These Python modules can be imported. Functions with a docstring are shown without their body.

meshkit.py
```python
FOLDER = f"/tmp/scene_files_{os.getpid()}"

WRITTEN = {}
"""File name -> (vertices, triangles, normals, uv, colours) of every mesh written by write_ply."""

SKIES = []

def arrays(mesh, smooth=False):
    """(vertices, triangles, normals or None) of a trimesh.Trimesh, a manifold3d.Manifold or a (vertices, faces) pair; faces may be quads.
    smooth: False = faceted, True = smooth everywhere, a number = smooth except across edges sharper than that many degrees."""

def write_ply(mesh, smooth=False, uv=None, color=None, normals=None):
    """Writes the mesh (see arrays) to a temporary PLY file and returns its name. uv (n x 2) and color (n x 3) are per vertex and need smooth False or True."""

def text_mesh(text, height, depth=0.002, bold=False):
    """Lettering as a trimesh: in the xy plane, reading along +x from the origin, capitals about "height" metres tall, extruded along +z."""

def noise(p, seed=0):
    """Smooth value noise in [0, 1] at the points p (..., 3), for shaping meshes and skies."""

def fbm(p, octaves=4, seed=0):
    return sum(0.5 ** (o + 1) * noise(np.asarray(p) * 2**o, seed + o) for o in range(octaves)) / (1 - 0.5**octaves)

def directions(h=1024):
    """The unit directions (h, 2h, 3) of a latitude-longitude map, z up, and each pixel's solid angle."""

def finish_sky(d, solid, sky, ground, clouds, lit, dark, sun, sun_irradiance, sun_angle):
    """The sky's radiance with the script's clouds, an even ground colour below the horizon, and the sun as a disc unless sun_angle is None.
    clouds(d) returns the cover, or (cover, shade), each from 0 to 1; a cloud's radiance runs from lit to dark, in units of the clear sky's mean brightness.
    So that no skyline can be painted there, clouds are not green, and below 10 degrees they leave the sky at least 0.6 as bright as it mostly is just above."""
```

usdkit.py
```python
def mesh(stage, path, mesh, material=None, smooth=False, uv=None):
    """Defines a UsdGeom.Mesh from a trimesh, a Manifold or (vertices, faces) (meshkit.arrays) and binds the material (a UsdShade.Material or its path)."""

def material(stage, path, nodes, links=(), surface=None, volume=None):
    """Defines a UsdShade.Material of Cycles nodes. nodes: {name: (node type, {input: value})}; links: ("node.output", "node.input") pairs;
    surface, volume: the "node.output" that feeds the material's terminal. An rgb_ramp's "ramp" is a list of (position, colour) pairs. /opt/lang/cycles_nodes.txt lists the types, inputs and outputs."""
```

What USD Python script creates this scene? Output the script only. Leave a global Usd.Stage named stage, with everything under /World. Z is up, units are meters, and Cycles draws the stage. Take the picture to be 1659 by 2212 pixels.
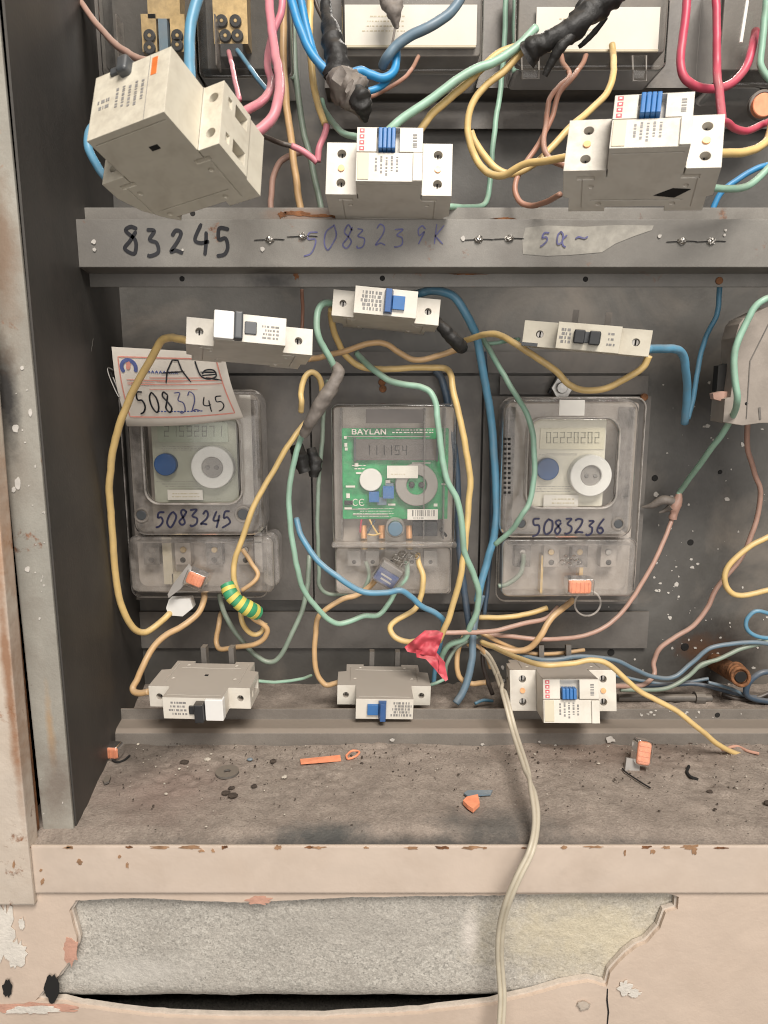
import math, random
import numpy as np, trimesh, manifold3d as m3, usdkit, meshkit
from shapely.geometry import Polygon, LineString, Point
from shapely.ops import unary_union
from scipy.spatial.transform import Rotation as Rot
from pxr import Usd, UsdGeom, UsdLux, UsdShade, Gf, Sdf

rng = np.random.default_rng(7)
random.seed(7)
stage = Usd.Stage.CreateInMemory()
UsdGeom.SetStageUpAxis(stage, 'Z')
UsdGeom.SetStageMetersPerUnit(stage, 1.0)
UsdGeom.Xform.Define(stage, '/World')
UsdGeom.Scope.Define(stage, '/World/Looks')

# ------------------------------------------------------------------ camera, lamps, exposure
D = 0.65                                   # metres from the lens to the back panel
PITCH = math.radians(10.3)
FPX, W_PX, H_PX = 1500.0, 1659.0, 2212.0   # focal length in units of a 1659-wide picture
cam = UsdGeom.Camera.Define(stage, '/World/camera')
cam.CreateHorizontalApertureAttr(36.0)
cam.CreateVerticalApertureAttr(48.0)
cam.CreateFocalLengthAttr(36.0 * FPX / W_PX)
cam.CreateClippingRangeAttr(Gf.Vec2f(0.02, 50))
cam.CreateExposureAttr(0.38)
cam.CreateFStopAttr(20.0)
cam.CreateFocusDistanceAttr(0.56)
UsdGeom.Xformable(cam).AddTranslateOp().Set(Gf.Vec3d(0, -D, 0))
UsdGeom.Xformable(cam).AddRotateXOp().Set(90 - math.degrees(PITCH))


def lamp(name, pos, aim, w, h, power, col):
    l = UsdLux.RectLight.Define(stage, '/World/' + name)
    l.CreateWidthAttr(w); l.CreateHeightAttr(h); l.CreateIntensityAttr(power); l.CreateColorAttr(Gf.Vec3f(*col))
    z = np.array(pos, float) - np.array(aim, float); z /= np.linalg.norm(z)
    x = np.cross([0, 0, 1.0], z); x /= np.linalg.norm(x); y = np.cross(z, x)
    m = Gf.Matrix4d(*[float(v) for v in (*x, 0, *y, 0, *z, 0, *pos, 1)])
    UsdGeom.Xformable(l).AddTransformOp().Set(m)


lamp('window_light', (0.42, -1.45, 1.50), (0.03, -.05, -0.12), 0.95, 0.8, 20.5, (1.0, 0.945, 0.875))
lamp('room_light', (0.1, -2.8, 0.0), (0, 0, -0.1), 3.0, 2.2, 1.75, (1.0, 0.955, 0.91))

# ------------------------------------------------------------------ helpers
cp, sp = math.cos(PITCH), math.sin(PITCH)


def AT(X, Y, y):
    """The point on the vertical plane at depth y that stands at X, Y of the 1659 x 2212 survey of the photograph."""
    u, v = (X - 829.5) / FPX, (1106 - Y) / FPX
    t = (y + D) / (cp + v * sp)
    return np.array([u * t, y, (-sp + v * cp) * t])


used = {}


def numbered(parent, name):
    k = used.get((parent, name), 0)
    used[(parent, name)] = k + 1
    return name if k == 0 else f'{name}_{k:03d}'


def tag(p, label=None, cat=None, group=None, kind=None):
    for k, v in (('label', label), ('category', cat), ('group', group), ('kind', kind)):
        if v:
            p.SetCustomDataByKey(k, v)
    return p


def thing(name, label, cat, loc=(0, 0, 0), rot=None, group=None, kind=None):
    path = '/World/' + numbered('/World', name)
    x = UsdGeom.Xform.Define(stage, path)
    if rot is None:
        x.AddTranslateOp().Set(Gf.Vec3d(*map(float, loc)))
        M = np.eye(3)
    else:
        M = np.asarray(rot)
        g = np.eye(4); g[:3, :3] = M.T; g[3, :3] = loc
        x.AddTransformOp().Set(Gf.Matrix4d(*[float(v) for v in g.ravel()]))
    tag(x.GetPrim(), label, cat, group, kind)
    return path, np.asarray(loc, float), M


def obj(name, mesh, mat, parent=None, smooth=False, label=None, cat=None, group=None, kind=None, world=True):
    """One Mesh prim. parent: a thing (path, loc, rot) or a prim path of one with the same frame; world: the points are world points."""
    base = '/World' if parent is None else parent[0]
    v, f, _ = meshkit.arrays(mesh)
    if parent is not None and world:
        v = (v - parent[1]) @ parent[2]
    path = base + '/' + numbered(base, name)
    p = usdkit.mesh(stage, path, trimesh.Trimesh(v, f, process=False), mat, smooth).GetPrim()
    tag(p, label, cat, group, kind)
    return (path, parent[1] if parent else np.zeros(3), parent[2] if parent else np.eye(3))


def cat_(*ms):
    return trimesh.util.concatenate([to_tm(m) for m in ms])


def to_tm(m):
    if isinstance(m, trimesh.Trimesh):
        return m
    v, f, _ = meshkit.arrays(m)
    return trimesh.Trimesh(v, f, process=False)


def box(x0, x1, y0, y1, z0, z1):
    b = trimesh.creation.box([x1 - x0, y1 - y0, z1 - z0])
    b.apply_translation([(x0 + x1) / 2, (y0 + y1) / 2, (z0 + z1) / 2])
    return b


def ring_pts(x0, x1, z0, z1, r, n=6):
    r = max(min(r, (x1 - x0) / 2 - 1e-5, (z1 - z0) / 2 - 1e-5), 1e-5)
    out = []
    for cx, cz, a0 in ((x1 - r, z1 - r, 0), (x0 + r, z1 - r, 90), (x0 + r, z0 + r, 180), (x1 - r, z0 + r, 270)):
        for k in range(n + 1):
            a = math.radians(a0 + 90 * k / n)
            out.append((cx + r * math.cos(a), cz + r * math.sin(a)))
    return np.array(out)


def rbox(x0, x1, z0, z1, yb, yf, r=.003, c=.001, n=5, steps=3, back=True, front=True):
    """A box with rounded corners and a rounded front rim; its front looks along -y."""
    rings = [(yb, 0)] + [(yf + c - c * math.sin(a), c - c * math.cos(a)) for a in np.linspace(0, math.pi / 2, steps + 1)]
    V, F = [], []
    for y, t in rings:
        p = ring_pts(x0 + t, x1 - t, z0 + t, z1 - t, r - t, n)
        V.append(np.column_stack([p[:, 0], np.full(len(p), y), p[:, 1]]))
    m = len(V[0])
    for k in range(len(V) - 1):
        for i in range(m):
            j = (i + 1) % m
            a, b, c_, d = k * m + i, k * m + j, (k + 1) * m + j, (k + 1) * m + i
            F += [(a, c_, b), (a, d, c_)]
    V = np.vstack(V)
    top = (len(rings) - 1) * m
    for i in range(1, m - 1):
        if front:
            F.append((top, top + i + 1, top + i))
        if back:
            F.append((0, i, i + 1))
    t = trimesh.Trimesh(V, F, process=False)
    t.fix_normals()
    return t


def rpx(X0, X1, Y0, Y1, y, *a, **k):
    """rbox whose front outline is surveyed at depth y: first yb (back) follows."""
    ca, cb = AT(X0, (Y0 + Y1) / 2, y), AT(X1, (Y0 + Y1) / 2, y)
    xm = (X0 + X1) / 2
    za, zb = AT(xm, Y1, y)[2], AT(xm, Y0, y)[2]
    return rbox(ca[0], cb[0], za, zb, a[0], y, *a[1:], **k)


def disc(X, Y, y, rpx_, thick, n=32, inner=0):
    """A disc or ring facing the viewer's side (-y), radius surveyed in picture units."""
    p = AT(X, Y, y); r = rpx_ * (AT(X + 1, Y, y)[0] - p[0])
    if inner:
        ri = inner * (AT(X + 1, Y, y)[0] - p[0])
        prof = [(ri, 0), (r, 0), (r, thick - .0006), (r - .0006, thick), (ri + .0006, thick), (ri, thick - .0006), (ri, 0)]
    else:
        prof = [(0, 0), (r, 0), (r, thick - .0005), (r - .0005, thick), (0, thick)]
    m = trimesh.creation.revolve(prof, sections=n)
    m.apply_transform(trimesh.transformations.rotation_matrix(math.pi / 2, [1, 0, 0]))
    m.apply_translation(p + [0, thick, 0])
    m.fix_normals()
    return m


def cyl(a, b, r, n=16, r2=None):
    return tube([a, b], [r, r if r2 is None else r2], n=n)


def spline(P, per=8):
    """Centripetal-ish Catmull-Rom through the points."""
    P = np.asarray(P, float)
    if len(P) < 3:
        t = np.linspace(0, 1, per + 1)[:, None]
        return P[0] * (1 - t) + P[-1] * t
    Q = np.vstack([2 * P[0] - P[1], P, 2 * P[-1] - P[-2]])
    out = []
    for i in range(1, len(Q) - 2):
        a, b, c, d = Q[i - 1:i + 3]
        for t in np.arange(per) / per:
            out.append(.5 * (2 * b + (c - a) * t + (2 * a - 5 * b + 4 * c - d) * t * t + (3 * b - a - 3 * c + d) * t ** 3))
    return np.vstack([out, P[-1:]])


def tube(P, r, n=10, caps=True):
    P = np.asarray(P, float)
    r = np.broadcast_to(np.asarray(r, float), len(P)) if np.ndim(r) == 0 or len(np.atleast_1d(r)) == len(P) else np.interp(np.linspace(0, 1, len(P)), np.linspace(0, 1, len(r)), r)
    T = np.gradient(P, axis=0); T /= np.maximum(np.linalg.norm(T, axis=1, keepdims=True), 1e-12)
    u = np.cross(T[0], [0.3, 0.5, 0.81]); u /= np.linalg.norm(u)
    V, F = [], []
    a = np.arange(n) / n * 2 * math.pi
    for i in range(len(P)):
        u = u - T[i] * (u @ T[i]); u /= np.linalg.norm(u); w = np.cross(T[i], u)
        V.append(P[i] + r[i] * (np.cos(a)[:, None] * u + np.sin(a)[:, None] * w))
    V = np.vstack(V)
    for k in range(len(P) - 1):
        for i in range(n):
            j = (i + 1) % n
            F += [(k * n + i, k * n + j, (k + 1) * n + j), (k * n + i, (k + 1) * n + j, (k + 1) * n + i)]
    if caps:
        V = np.vstack([V, P[:1], P[-1:]]); e = len(V) - 2; s = (len(P) - 1) * n
        for i in range(n):
            j = (i + 1) % n
            F += [(e, j, i), (e + 1, s + i, s + j)]
    return trimesh.Trimesh(V, F, process=False)


def px_path(pts, d=None, per=8):
    """Survey points (X, Y[, mm in front of the back panel]) to a smooth world path; missing depths are interpolated."""
    P = [tuple(p) for p in pts]
    idx = [i for i, p in enumerate(P) if len(p) > 2]
    dep = np.interp(np.arange(len(P)), idx, [P[i][2] for i in idx]) if idx else np.full(len(P), d)
    return spline([AT(p[0], p[1], -q / 1000) for p, q in zip(P, dep)], per)


def ribbon(P, w, nrm=(0, -1, 0), lift=.0003, thick=.00012):
    """A flat painted stroke along the points, lying on a surface with the given normal(s)."""
    P = np.asarray(P, float)
    N = np.broadcast_to(np.asarray(nrm, float), P.shape)
    T = np.gradient(P, axis=0); T /= np.maximum(np.linalg.norm(T, axis=1, keepdims=True), 1e-12)
    S = np.cross(T, N); S /= np.maximum(np.linalg.norm(S, axis=1, keepdims=True), 1e-12)
    ww = np.full(len(P), w / 2); ww[0] *= .6; ww[-1] *= .5
    A, B = P + S * ww[:, None] + N * lift, P - S * ww[:, None] + N * lift
    V = np.vstack([A, B, A + N * thick, B + N * thick]); n = len(P); F = []
    for i in range(n - 1):
        for q in ((0, 1, 'a'),):
            a, b, c, d = i, i + 1, n + i + 1, n + i
            o = 2 * n
            F += [(a, b, c), (a, c, d), (o + a, o + c, o + b), (o + a, o + d, o + c), (a, o + b, b), (a, o + a, o + b), (d, c, o + c), (d, o + c, o + d)]
    return trimesh.Trimesh(V, F, process=False)


STROKES = {
    '0': [[(.3, 1), (.08, .75), (.06, .3), (.28, 0), (.52, .25), (.54, .7), (.3, 1)]],
    '1': [[(.1, .75), (.3, 1), (.3, 0)]],
    '2': [[(.05, .8), (.25, 1), (.48, .85), (.4, .5), (.05, .05), (.3, .1), (.6, .02)]],
    '3': [[(.05, .95), (.45, .95), (.2, .6), (.5, .45), (.48, .1), (.2, -.05), (.05, .02)]],
    '4': [[(.25, 1), (.05, .45), (.3, .35), (.55, .42)], [(.5, .75), (.45, .3), (.42, -.1)]],
    '5': [[(.55, 1), (.15, .95), (.1, .6), (.4, .58), (.5, .3), (.3, .02), (.02, -.1)]],
    '6': [[(.45, 1), (.15, .6), (.08, .2), (.3, 0), (.5, .2), (.35, .42), (.12, .3)]],
    '7': [[(.05, .95), (.5, .95), (.2, 0)]],
    '8': [[(.48, .85), (.25, 1), (.1, .8), (.35, .5), (.5, .2), (.28, 0), (.1, .2), (.28, .5), (.48, .85)]],
    '9': [[(.48, .8), (.25, 1), (.08, .75), (.25, .5), (.48, .75), (.45, .3), (.3, 0)]],
    'K': [[(.1, 1), (.1, 0)], [(.5, .95), (.1, .4), (.55, 0)]],
    'A': [[(0, 0), (.3, 1), (.62, -.05)], [(.1, .35), (.5, .4)]],
    'u': [[(.08, .6), (.1, .1), (.35, .05), (.5, .6), (.52, 0)]],
}


def write(parent, name, text, X, Y, h, adv, y, w, mat, slope=0, slant=0, fn=None, nrm=(0, -1, 0), jit=.04, wob=3, label=None, thick=1):
    """Hand lettering: strokes from X, Y (baseline) of the survey, h tall, on the plane y, or through fn(a, b)."""
    r = np.random.default_rng(wob); ms = []
    fn = fn or (lambda a, b: AT(a, b, y))
    for i, ch in enumerate(text):
        hh = h * (1 + r.uniform(-.1, .12)); dy = r.uniform(-.08, .08) * h; rot = r.uniform(-.1, .1)
        for st in STROKES.get(ch, []):
            q = np.array(st) + r.normal(0, jit, (len(st), 2))
            q = spline(q, 7)
            if ch == '1' or ch == 'K' or ch == '7':
                q = np.vstack([np.linspace(st[k], st[k + 1], 6) for k in range(len(st) - 1)])
            xx = X + i * adv + (q[:, 0] + (q[:, 1]) * (slant + rot)) * hh * .95
            yy = Y + (xx - X) * slope - q[:, 1] * hh + dy
            ms.append(ribbon([fn(a, b) for a, b in zip(xx, yy)], w, nrm, lift=.0003 + .00003 * (i % 3)))
    return obj(name, cat_(*ms), mat, parent, label=label)


# ------------------------------------------------------------------ materials
def mat(name, col, rough=.5, var=.12, scale=60, dust=0, dustcol=(.23, .19, .15), dirt=0, dirtcol=(.12, .09, .065), bump=.0, bscale=400, metal=0, bevel=0, spec=.5,
        rust=0, speck=0, fine=.0, ds=25, streak=False, smudge=0, stains=(), fscale=1500.0, grain=0, graincol=(.7, .66, .58)):
    n, l = {}, []
    n['geo'] = ('geometry', {})
    n['n1'] = ('noise_texture', {'scale': scale, 'detail': 5.0, 'roughness': .6}); l.append(('geo.position', 'n1.vector'))
    if streak:
        n['mp'] = ('mapping', {'scale': (1, 1, .12)}); l[-1] = ('geo.position', 'mp.vector'); l.append(('mp.vector', 'n1.vector'))
    c = np.array(col, float)
    n['r1'] = ('rgb_ramp', {'ramp': [(.3, tuple(c * (1 - var))), (.7, tuple(np.minimum(c * (1 + var), .95)))]}); l.append(('n1.fac', 'r1.fac'))
    out = 'r1.color'

    def mix(fac, colour, tagn):
        nonlocal out
        n[tagn] = ('mix', {'color2': tuple(colour)}); l.extend([(fac, tagn + '.fac'), (out, tagn + '.color1')]); out = tagn + '.color'

    if fine:
        n['nf'] = ('noise_texture', {'scale': fscale, 'detail': 2.0}); l.append(('geo.position', 'nf.vector'))
        n['rf'] = ('map_range', {'from_min': .35, 'from_max': .65, 'to_min': 0, 'to_max': fine, 'clamp': True}); l.append(('nf.fac', 'rf.value'))
        mix('rf.result', tuple(c * .45), 'mf')
    if grain:
        n['vg'] = ('voronoi_texture', {'scale': fscale * .75, 'randomness': 1.0}); l.append(('geo.position', 'vg.vector'))
        n['sg'] = ('separate_color', {}); l.append(('vg.color', 'sg.color'))
        n['rg'] = ('map_range', {'from_min': .62, 'from_max': .9, 'to_min': 0, 'to_max': grain, 'clamp': True}); l.append(('sg.r', 'rg.value'))
        mix('rg.result', graincol, 'mg')
        n['rg2'] = ('map_range', {'from_min': .78, 'from_max': .95, 'to_min': 0, 'to_max': grain, 'clamp': True}); l.append(('sg.g', 'rg2.value'))
        mix('rg2.result', tuple(np.array(graincol) * .22), 'mg2')
    if dirt:
        n['nd'] = ('noise_texture', {'scale': ds, 'detail': 7.0, 'roughness': .68, 'distortion': .4}); l.append(('geo.position', 'nd.vector'))
        n['rd'] = ('map_range', {'from_min': .45, 'from_max': .75, 'to_min': 0, 'to_max': dirt, 'clamp': True}); l.append(('nd.fac', 'rd.value'))
        mix('rd.result', dirtcol, 'md')
    if smudge:
        n['ns'] = ('noise_texture', {'scale': 9.0, 'detail': 6.0, 'roughness': .62, 'distortion': .8}); l.append(('geo.position', 'ns.vector'))
        n['rs'] = ('map_range', {'from_min': .5, 'from_max': .72, 'to_min': 0, 'to_max': smudge, 'clamp': True}); l.append(('ns.fac', 'rs.value'))
        mix('rs.result', (.26, .22, .18), 'ms')
    if rust:
        n['nr'] = ('noise_texture', {'scale': 38.0, 'detail': 8.0, 'roughness': .7, 'distortion': .3}); l.append(('geo.position', 'nr.vector'))
        n['rr'] = ('map_range', {'from_min': .64 - .12 * rust, 'from_max': .70 - .1 * rust, 'to_min': 0, 'to_max': .9, 'clamp': True}); l.append(('nr.fac', 'rr.value'))
        n['nr2'] = ('noise_texture', {'scale': 220.0, 'detail': 4.0}); l.append(('geo.position', 'nr2.vector'))
        n['rr2'] = ('rgb_ramp', {'ramp': [(.35, (.09, .035, .015)), (.65, (.33, .13, .05))]}); l.append(('nr2.fac', 'rr2.fac'))
        n['mr'] = ('mix', {}); l.extend([('rr.result', 'mr.fac'), (out, 'mr.color1'), ('rr2.color', 'mr.color2')]); out = 'mr.color'
    if speck:
        n['vs'] = ('voronoi_texture', {'scale': 170.0, 'randomness': 1.0}); l.append(('geo.position', 'vs.vector'))
        n['vr'] = ('map_range', {'from_min': .10, 'from_max': .16, 'to_min': speck, 'to_max': 0, 'clamp': True}); l.append(('vs.distance', 'vr.value'))
        mix('vr.result', (.5, .47, .42), 'mv')
    for i, (ctr, rad, sc, st) in enumerate(stains):          # marks with a place of their own: centre, radii, colour, strength
        s_ = [1.0 / q for q in rad]
        n[f'sm{i}'] = ('mapping', {'scale': tuple(s_), 'location': tuple(-c_ * k for c_, k in zip(ctr, s_))}); l.append(('geo.position', f'sm{i}.vector'))
        n[f'sl{i}'] = ('vector_math', {'math_type': 'length'}); l.append((f'sm{i}.vector', f'sl{i}.vector1'))
        n[f'sn{i}'] = ('noise_texture', {'scale': 55.0, 'detail': 7.0, 'roughness': .7}); l.append(('geo.position', f'sn{i}.vector'))
        n[f'sa{i}'] = ('math', {'math_type': 'multiply_add', 'value2': 1.6}); l.extend([(f'sn{i}.fac', f'sa{i}.value1'), (f'sl{i}.value', f'sa{i}.value3')])
        n[f'sr{i}'] = ('map_range', {'from_min': 1.05, 'from_max': 1.95, 'to_min': st, 'to_max': 0, 'clamp': True}); l.append((f'sa{i}.value', f'sr{i}.value'))
        mix(f'sr{i}.result', sc, f'sx{i}')
    if dust:
        n['sx'] = ('separate_xyz', {}); l.append(('geo.normal', 'sx.vector'))
        n['nu'] = ('noise_texture', {'scale': 130.0, 'detail': 6.0, 'roughness': .7}); l.append(('geo.position', 'nu.vector'))
        n['mu'] = ('math', {'math_type': 'multiply_add', 'value2': .7, 'value3': -.35}); l.append(('nu.fac', 'mu.value1'))
        n['au'] = ('math', {'math_type': 'add'}); l.extend([('sx.z', 'au.value1'), ('mu.value', 'au.value2')])
        n['ru'] = ('map_range', {'from_min': .35, 'from_max': .75, 'to_min': 0, 'to_max': dust, 'clamp': True}); l.append(('au.value', 'ru.value'))
        mix('ru.result', dustcol, 'mdu')
    n['p'] = ('principled_bsdf', {'roughness': rough, 'metallic': metal, 'specular_ior_level': spec})
    l.append((out, 'p.base_color'))
    last = None
    if bevel:
        n['bv'] = ('bevel', {'samples': 4, 'radius': bevel}); last = 'bv.bevel'
    if bump:
        n['nb'] = ('noise_texture', {'scale': bscale, 'detail': 5.0, 'roughness': .65}); l.append(('geo.position', 'nb.vector'))
        n['b'] = ('bump', {'strength': 1.0, 'distance': bump}); l.append(('nb.fac', 'b.height'))
        if last:
            l.append((last, 'b.normal'))
        last = 'b.normal'
    if last:
        l.append((last, 'p.normal'))
    usdkit.material(stage, '/World/Looks/' + name, n, l, surface='p.BSDF')
    return '/World/Looks/' + name


def clear(name, tint=(.93, .92, .9), haze=.12, hazecol=(.42, .37, .32), hs=70, rough=.12, dust=.0):
    """Thin clear plastic under a film of dust."""
    n = {'geo': ('geometry', {}), 'fr': ('fresnel', {'IOR': 1.45}), 't': ('transparent_bsdf', {'color': tint}), 'g': ('glossy_bsdf', {'color': (.9, .9, .9), 'roughness': rough}),
         'm': ('mix_closure', {}), 'n': ('noise_texture', {'scale': hs, 'detail': 6.0, 'roughness': .65}), 'r': ('map_range', {'from_min': .35, 'from_max': .7, 'to_min': haze * .4, 'to_max': haze * 2, 'clamp': True}),
         'd': ('diffuse_bsdf', {'color': hazecol}), 'm2': ('mix_closure', {})}
    l = [('fr.fac', 'm.fac'), ('t.BSDF', 'm.closure1'), ('g.BSDF', 'm.closure2'), ('geo.position', 'n.vector'), ('n.fac', 'r.value'), ('r.result', 'm2.fac'), ('m.closure', 'm2.closure1'), ('d.BSDF', 'm2.closure2')]
    usdkit.material(stage, '/World/Looks/' + name, n, l, surface='m2.closure')
    return '/World/Looks/' + name


M = {}
ZFL, YWL = -.29, -.24
M['panel'] = mat('panel_paint', (.100, .095, .087), .5, .14, 30, dirt=.4, dirtcol=(.045, .04, .035), bump=.0002, bscale=300, smudge=.5, stains=(((.33, 0, -.262), (.05, 1, .04), (.03, .022, .018), .85), ((.315, 0, -.255), (.03, 1, .016), (.12, .06, .032), .8), ((.16, 0, -.02), (.10, 1, .12), (.17, .155, .135), .5)))
M['plate'] = mat('plate_paint', (.142, .13, .118), .5, .14, 40, dirt=.35, dirtcol=(.06, .052, .045), bump=.0002, smudge=.5, dust=.6)
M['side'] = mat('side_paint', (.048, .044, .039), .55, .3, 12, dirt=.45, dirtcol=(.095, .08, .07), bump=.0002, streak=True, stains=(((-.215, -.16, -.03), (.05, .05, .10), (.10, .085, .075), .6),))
M['rail'] = mat('rail_paint', (.225, .212, .19), .45, .14, 35, dirt=.4, dirtcol=(.12, .10, .085), bump=.00015, bevel=.0012, dust=.7, dustcol=(.25, .21, .17), rust=.15, fine=.2, stains=(((-.2, -.12, .1), (.05, .1, .05), (.15, .14, .13), .6), ((.22, -.12, .1), (.07, .1, .05), (.15, .14, .125), .7), ((-.085, -.096, .079), (.022, .06, .009), (.03, .026, .022), .9), ((-.06, -.095, .127), (.03, .05, .006), (.25, .12, .06), .6)))
M['lowrail'] = mat('dusty_rail_paint', (.20, .178, .155), .6, .14, 35, dirt=.4, dirtcol=(.12, .10, .085), bump=.0003, bevel=.0015, dust=.9, dustcol=(.27, .225, .185), fine=.25)
M['strip'] = mat('strip_paint', (.33, .315, .275), .5, .14, 14, dirt=.5, dirtcol=(.13, .095, .07), rust=.1, bump=.0002, ds=12, bevel=.001, fine=.15,
                 stains=(((-.226, -.228, -.005), (.008, .1, .04), (.03, .028, .027), .95), ((-.222, -.228, .075), (.012, .1, .06), (.19, .12, .075), .8), ((-.218, -.228, -.22), (.003, .1, .035), (.36, .25, .15), .85), ((-.217, -.228, -.26), (.014, .1, .03), (.17, .135, .11), .8)))
M['beige'] = mat('beige_paint', (.60, .495, .41), .55, .08, 16, dirt=.4, dirtcol=(.46, .355, .27), bump=.0002, bscale=120, bevel=.002, smudge=.25)
M['post'] = mat('rusty_beige_paint', (.58, .50, .42), .6, .12, 16, dirt=.5, dirtcol=(.42, .33, .25), rust=.35, bump=.0005, bscale=120, bevel=.002,
                stains=(((-.236, -.248, .02), (.01, .1, .05), (.03, .026, .024), .9), ((-.234, -.248, -.08), (.012, .1, .05), (.42, .2, .09), .8), ((-.231, -.248, -.18), (.004, .1, .10), (.28, .13, .06), .85)))
M['rust'] = mat('rust', (.2, .085, .035), .85, .5, 180, bump=.0008, bscale=500)
M['softrust'] = mat('soft_rust', (.33, .19, .105), .85, .35, 180)
M['floor'] = mat('floor_dust', (.36, .30, .255), .95, .2, 45, dirt=.55, dirtcol=(.19, .155, .13), bump=.0012, bscale=600, fine=.38, fscale=800.0, grain=.22, graincol=(.46, .40, .34), spec=.15, ds=34,
                 stains=(((-.042, -.236, ZFL), (.035, .016, .1), (.085, .09, .088), .85), ((.075, -.226, ZFL), (.045, .022, .1), (.10, .10, .095), .75), ((.02, -.244, ZFL), (.2, .010, .1), (.07, .07, .068), .8), ((-.16, -.185, ZFL), (.055, .045, .1), (.27, .195, .165), .6), ((-.2, -.12, ZFL), (.04, .06, .1), (.08, .068, .058), .7), ((.19, -.13, ZFL), (.10, .03, .1), (.17, .12, .095), .6)))
M['concrete'] = mat('concrete', (.53, .495, .44), .95, .13, 16, dirt=.4, dirtcol=(.36, .325, .285), bump=.0006, bscale=600, fine=.5, fscale=900.0, grain=.42, graincol=(.70, .67, .60), spec=.15, ds=22,
                    stains=(((.14, YWL, -.366), (.085, 1, .034), (.66, .575, .40), .62), ((-.02, YWL, -.36), (.09, 1, .022), (.38, .35, .31), .45), ((.058, YWL, -.366), (.007, 1, .020), (.72, .66, .60), .75), ((-.17, YWL, -.395), (.05, 1, .016), (.62, .585, .53), .6)))
M['plaster'] = mat('plaster', (.60, .485, .395), .85, .07, 20, dirt=.35, dirtcol=(.49, .375, .29), bump=.0004, bscale=130, spec=.25, ds=16, smudge=.12)
M['whiteflake'] = mat('white_flake', (.70, .65, .58), .85, .12, 90, bump=.0006)
M['plasterwhite'] = mat('plaster_base_coat', (.56, .49, .42), .9, .14, 120, bump=.0005)
M['brick'] = mat('red_patch', (.55, .31, .23), .9, .15, 90, bump=.0005)
M['breaker'] = mat('breaker_plastic', (.68, .64, .565), .42, .06, 40, dirt=.38, dirtcol=(.42, .36, .28), dust=.92, dustcol=(.37, .325, .28), bevel=.0006, ds=60)
M['breaker2'] = mat('yellowed_plastic', (.63, .585, .48), .42, .06, 40, dirt=.4, dirtcol=(.36, .30, .22), dust=.85, dustcol=(.3, .26, .21), bevel=.0006, ds=60)
M['greybreaker'] = mat('dusty_grey_plastic', (.31, .27, .235), .8, .12, 60, dirt=.4, dirtcol=(.17, .145, .12), dust=.4, dustcol=(.26, .22, .18), bevel=.0008, bump=.0002)
M['sticker'] = mat('cream_sticker', (.62, .56, .42), .5, .04, 60)
M['sticker_dim'] = mat('faint_display_digit', (.42, .40, .31), .5, .04, 60)
M['blueplastic'] = mat('blue_plastic', (.03, .10, .28), .38, .08, 80, dirt=.15, dirtcol=(.2, .2, .22), bevel=.0005)
M['toggleblue'] = mat('toggle_blue', (.03, .15, .40), .38, .08, 80, dirt=.15, dirtcol=(.2, .2, .22), bevel=.0005)
M['blackplastic'] = mat('black_plastic', (.025, .026, .028), .4, .1, 80, dust=.3, bevel=.0005)
M['darkgrey'] = mat('dark_grey_plastic', (.07, .075, .08), .42, .1, 80, dust=.3, bevel=.0005)
M['white'] = mat('white_plastic', (.78, .77, .74), .4, .03, 60, dirt=.08, dirtcol=(.5, .45, .4), bevel=.0005)
M['hole'] = mat('hole_black', (.012, .011, .010), .8, .1, 60)
M['ink'] = mat('marker_ink', (.012, .012, .016), .45, .2, 200)
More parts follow.
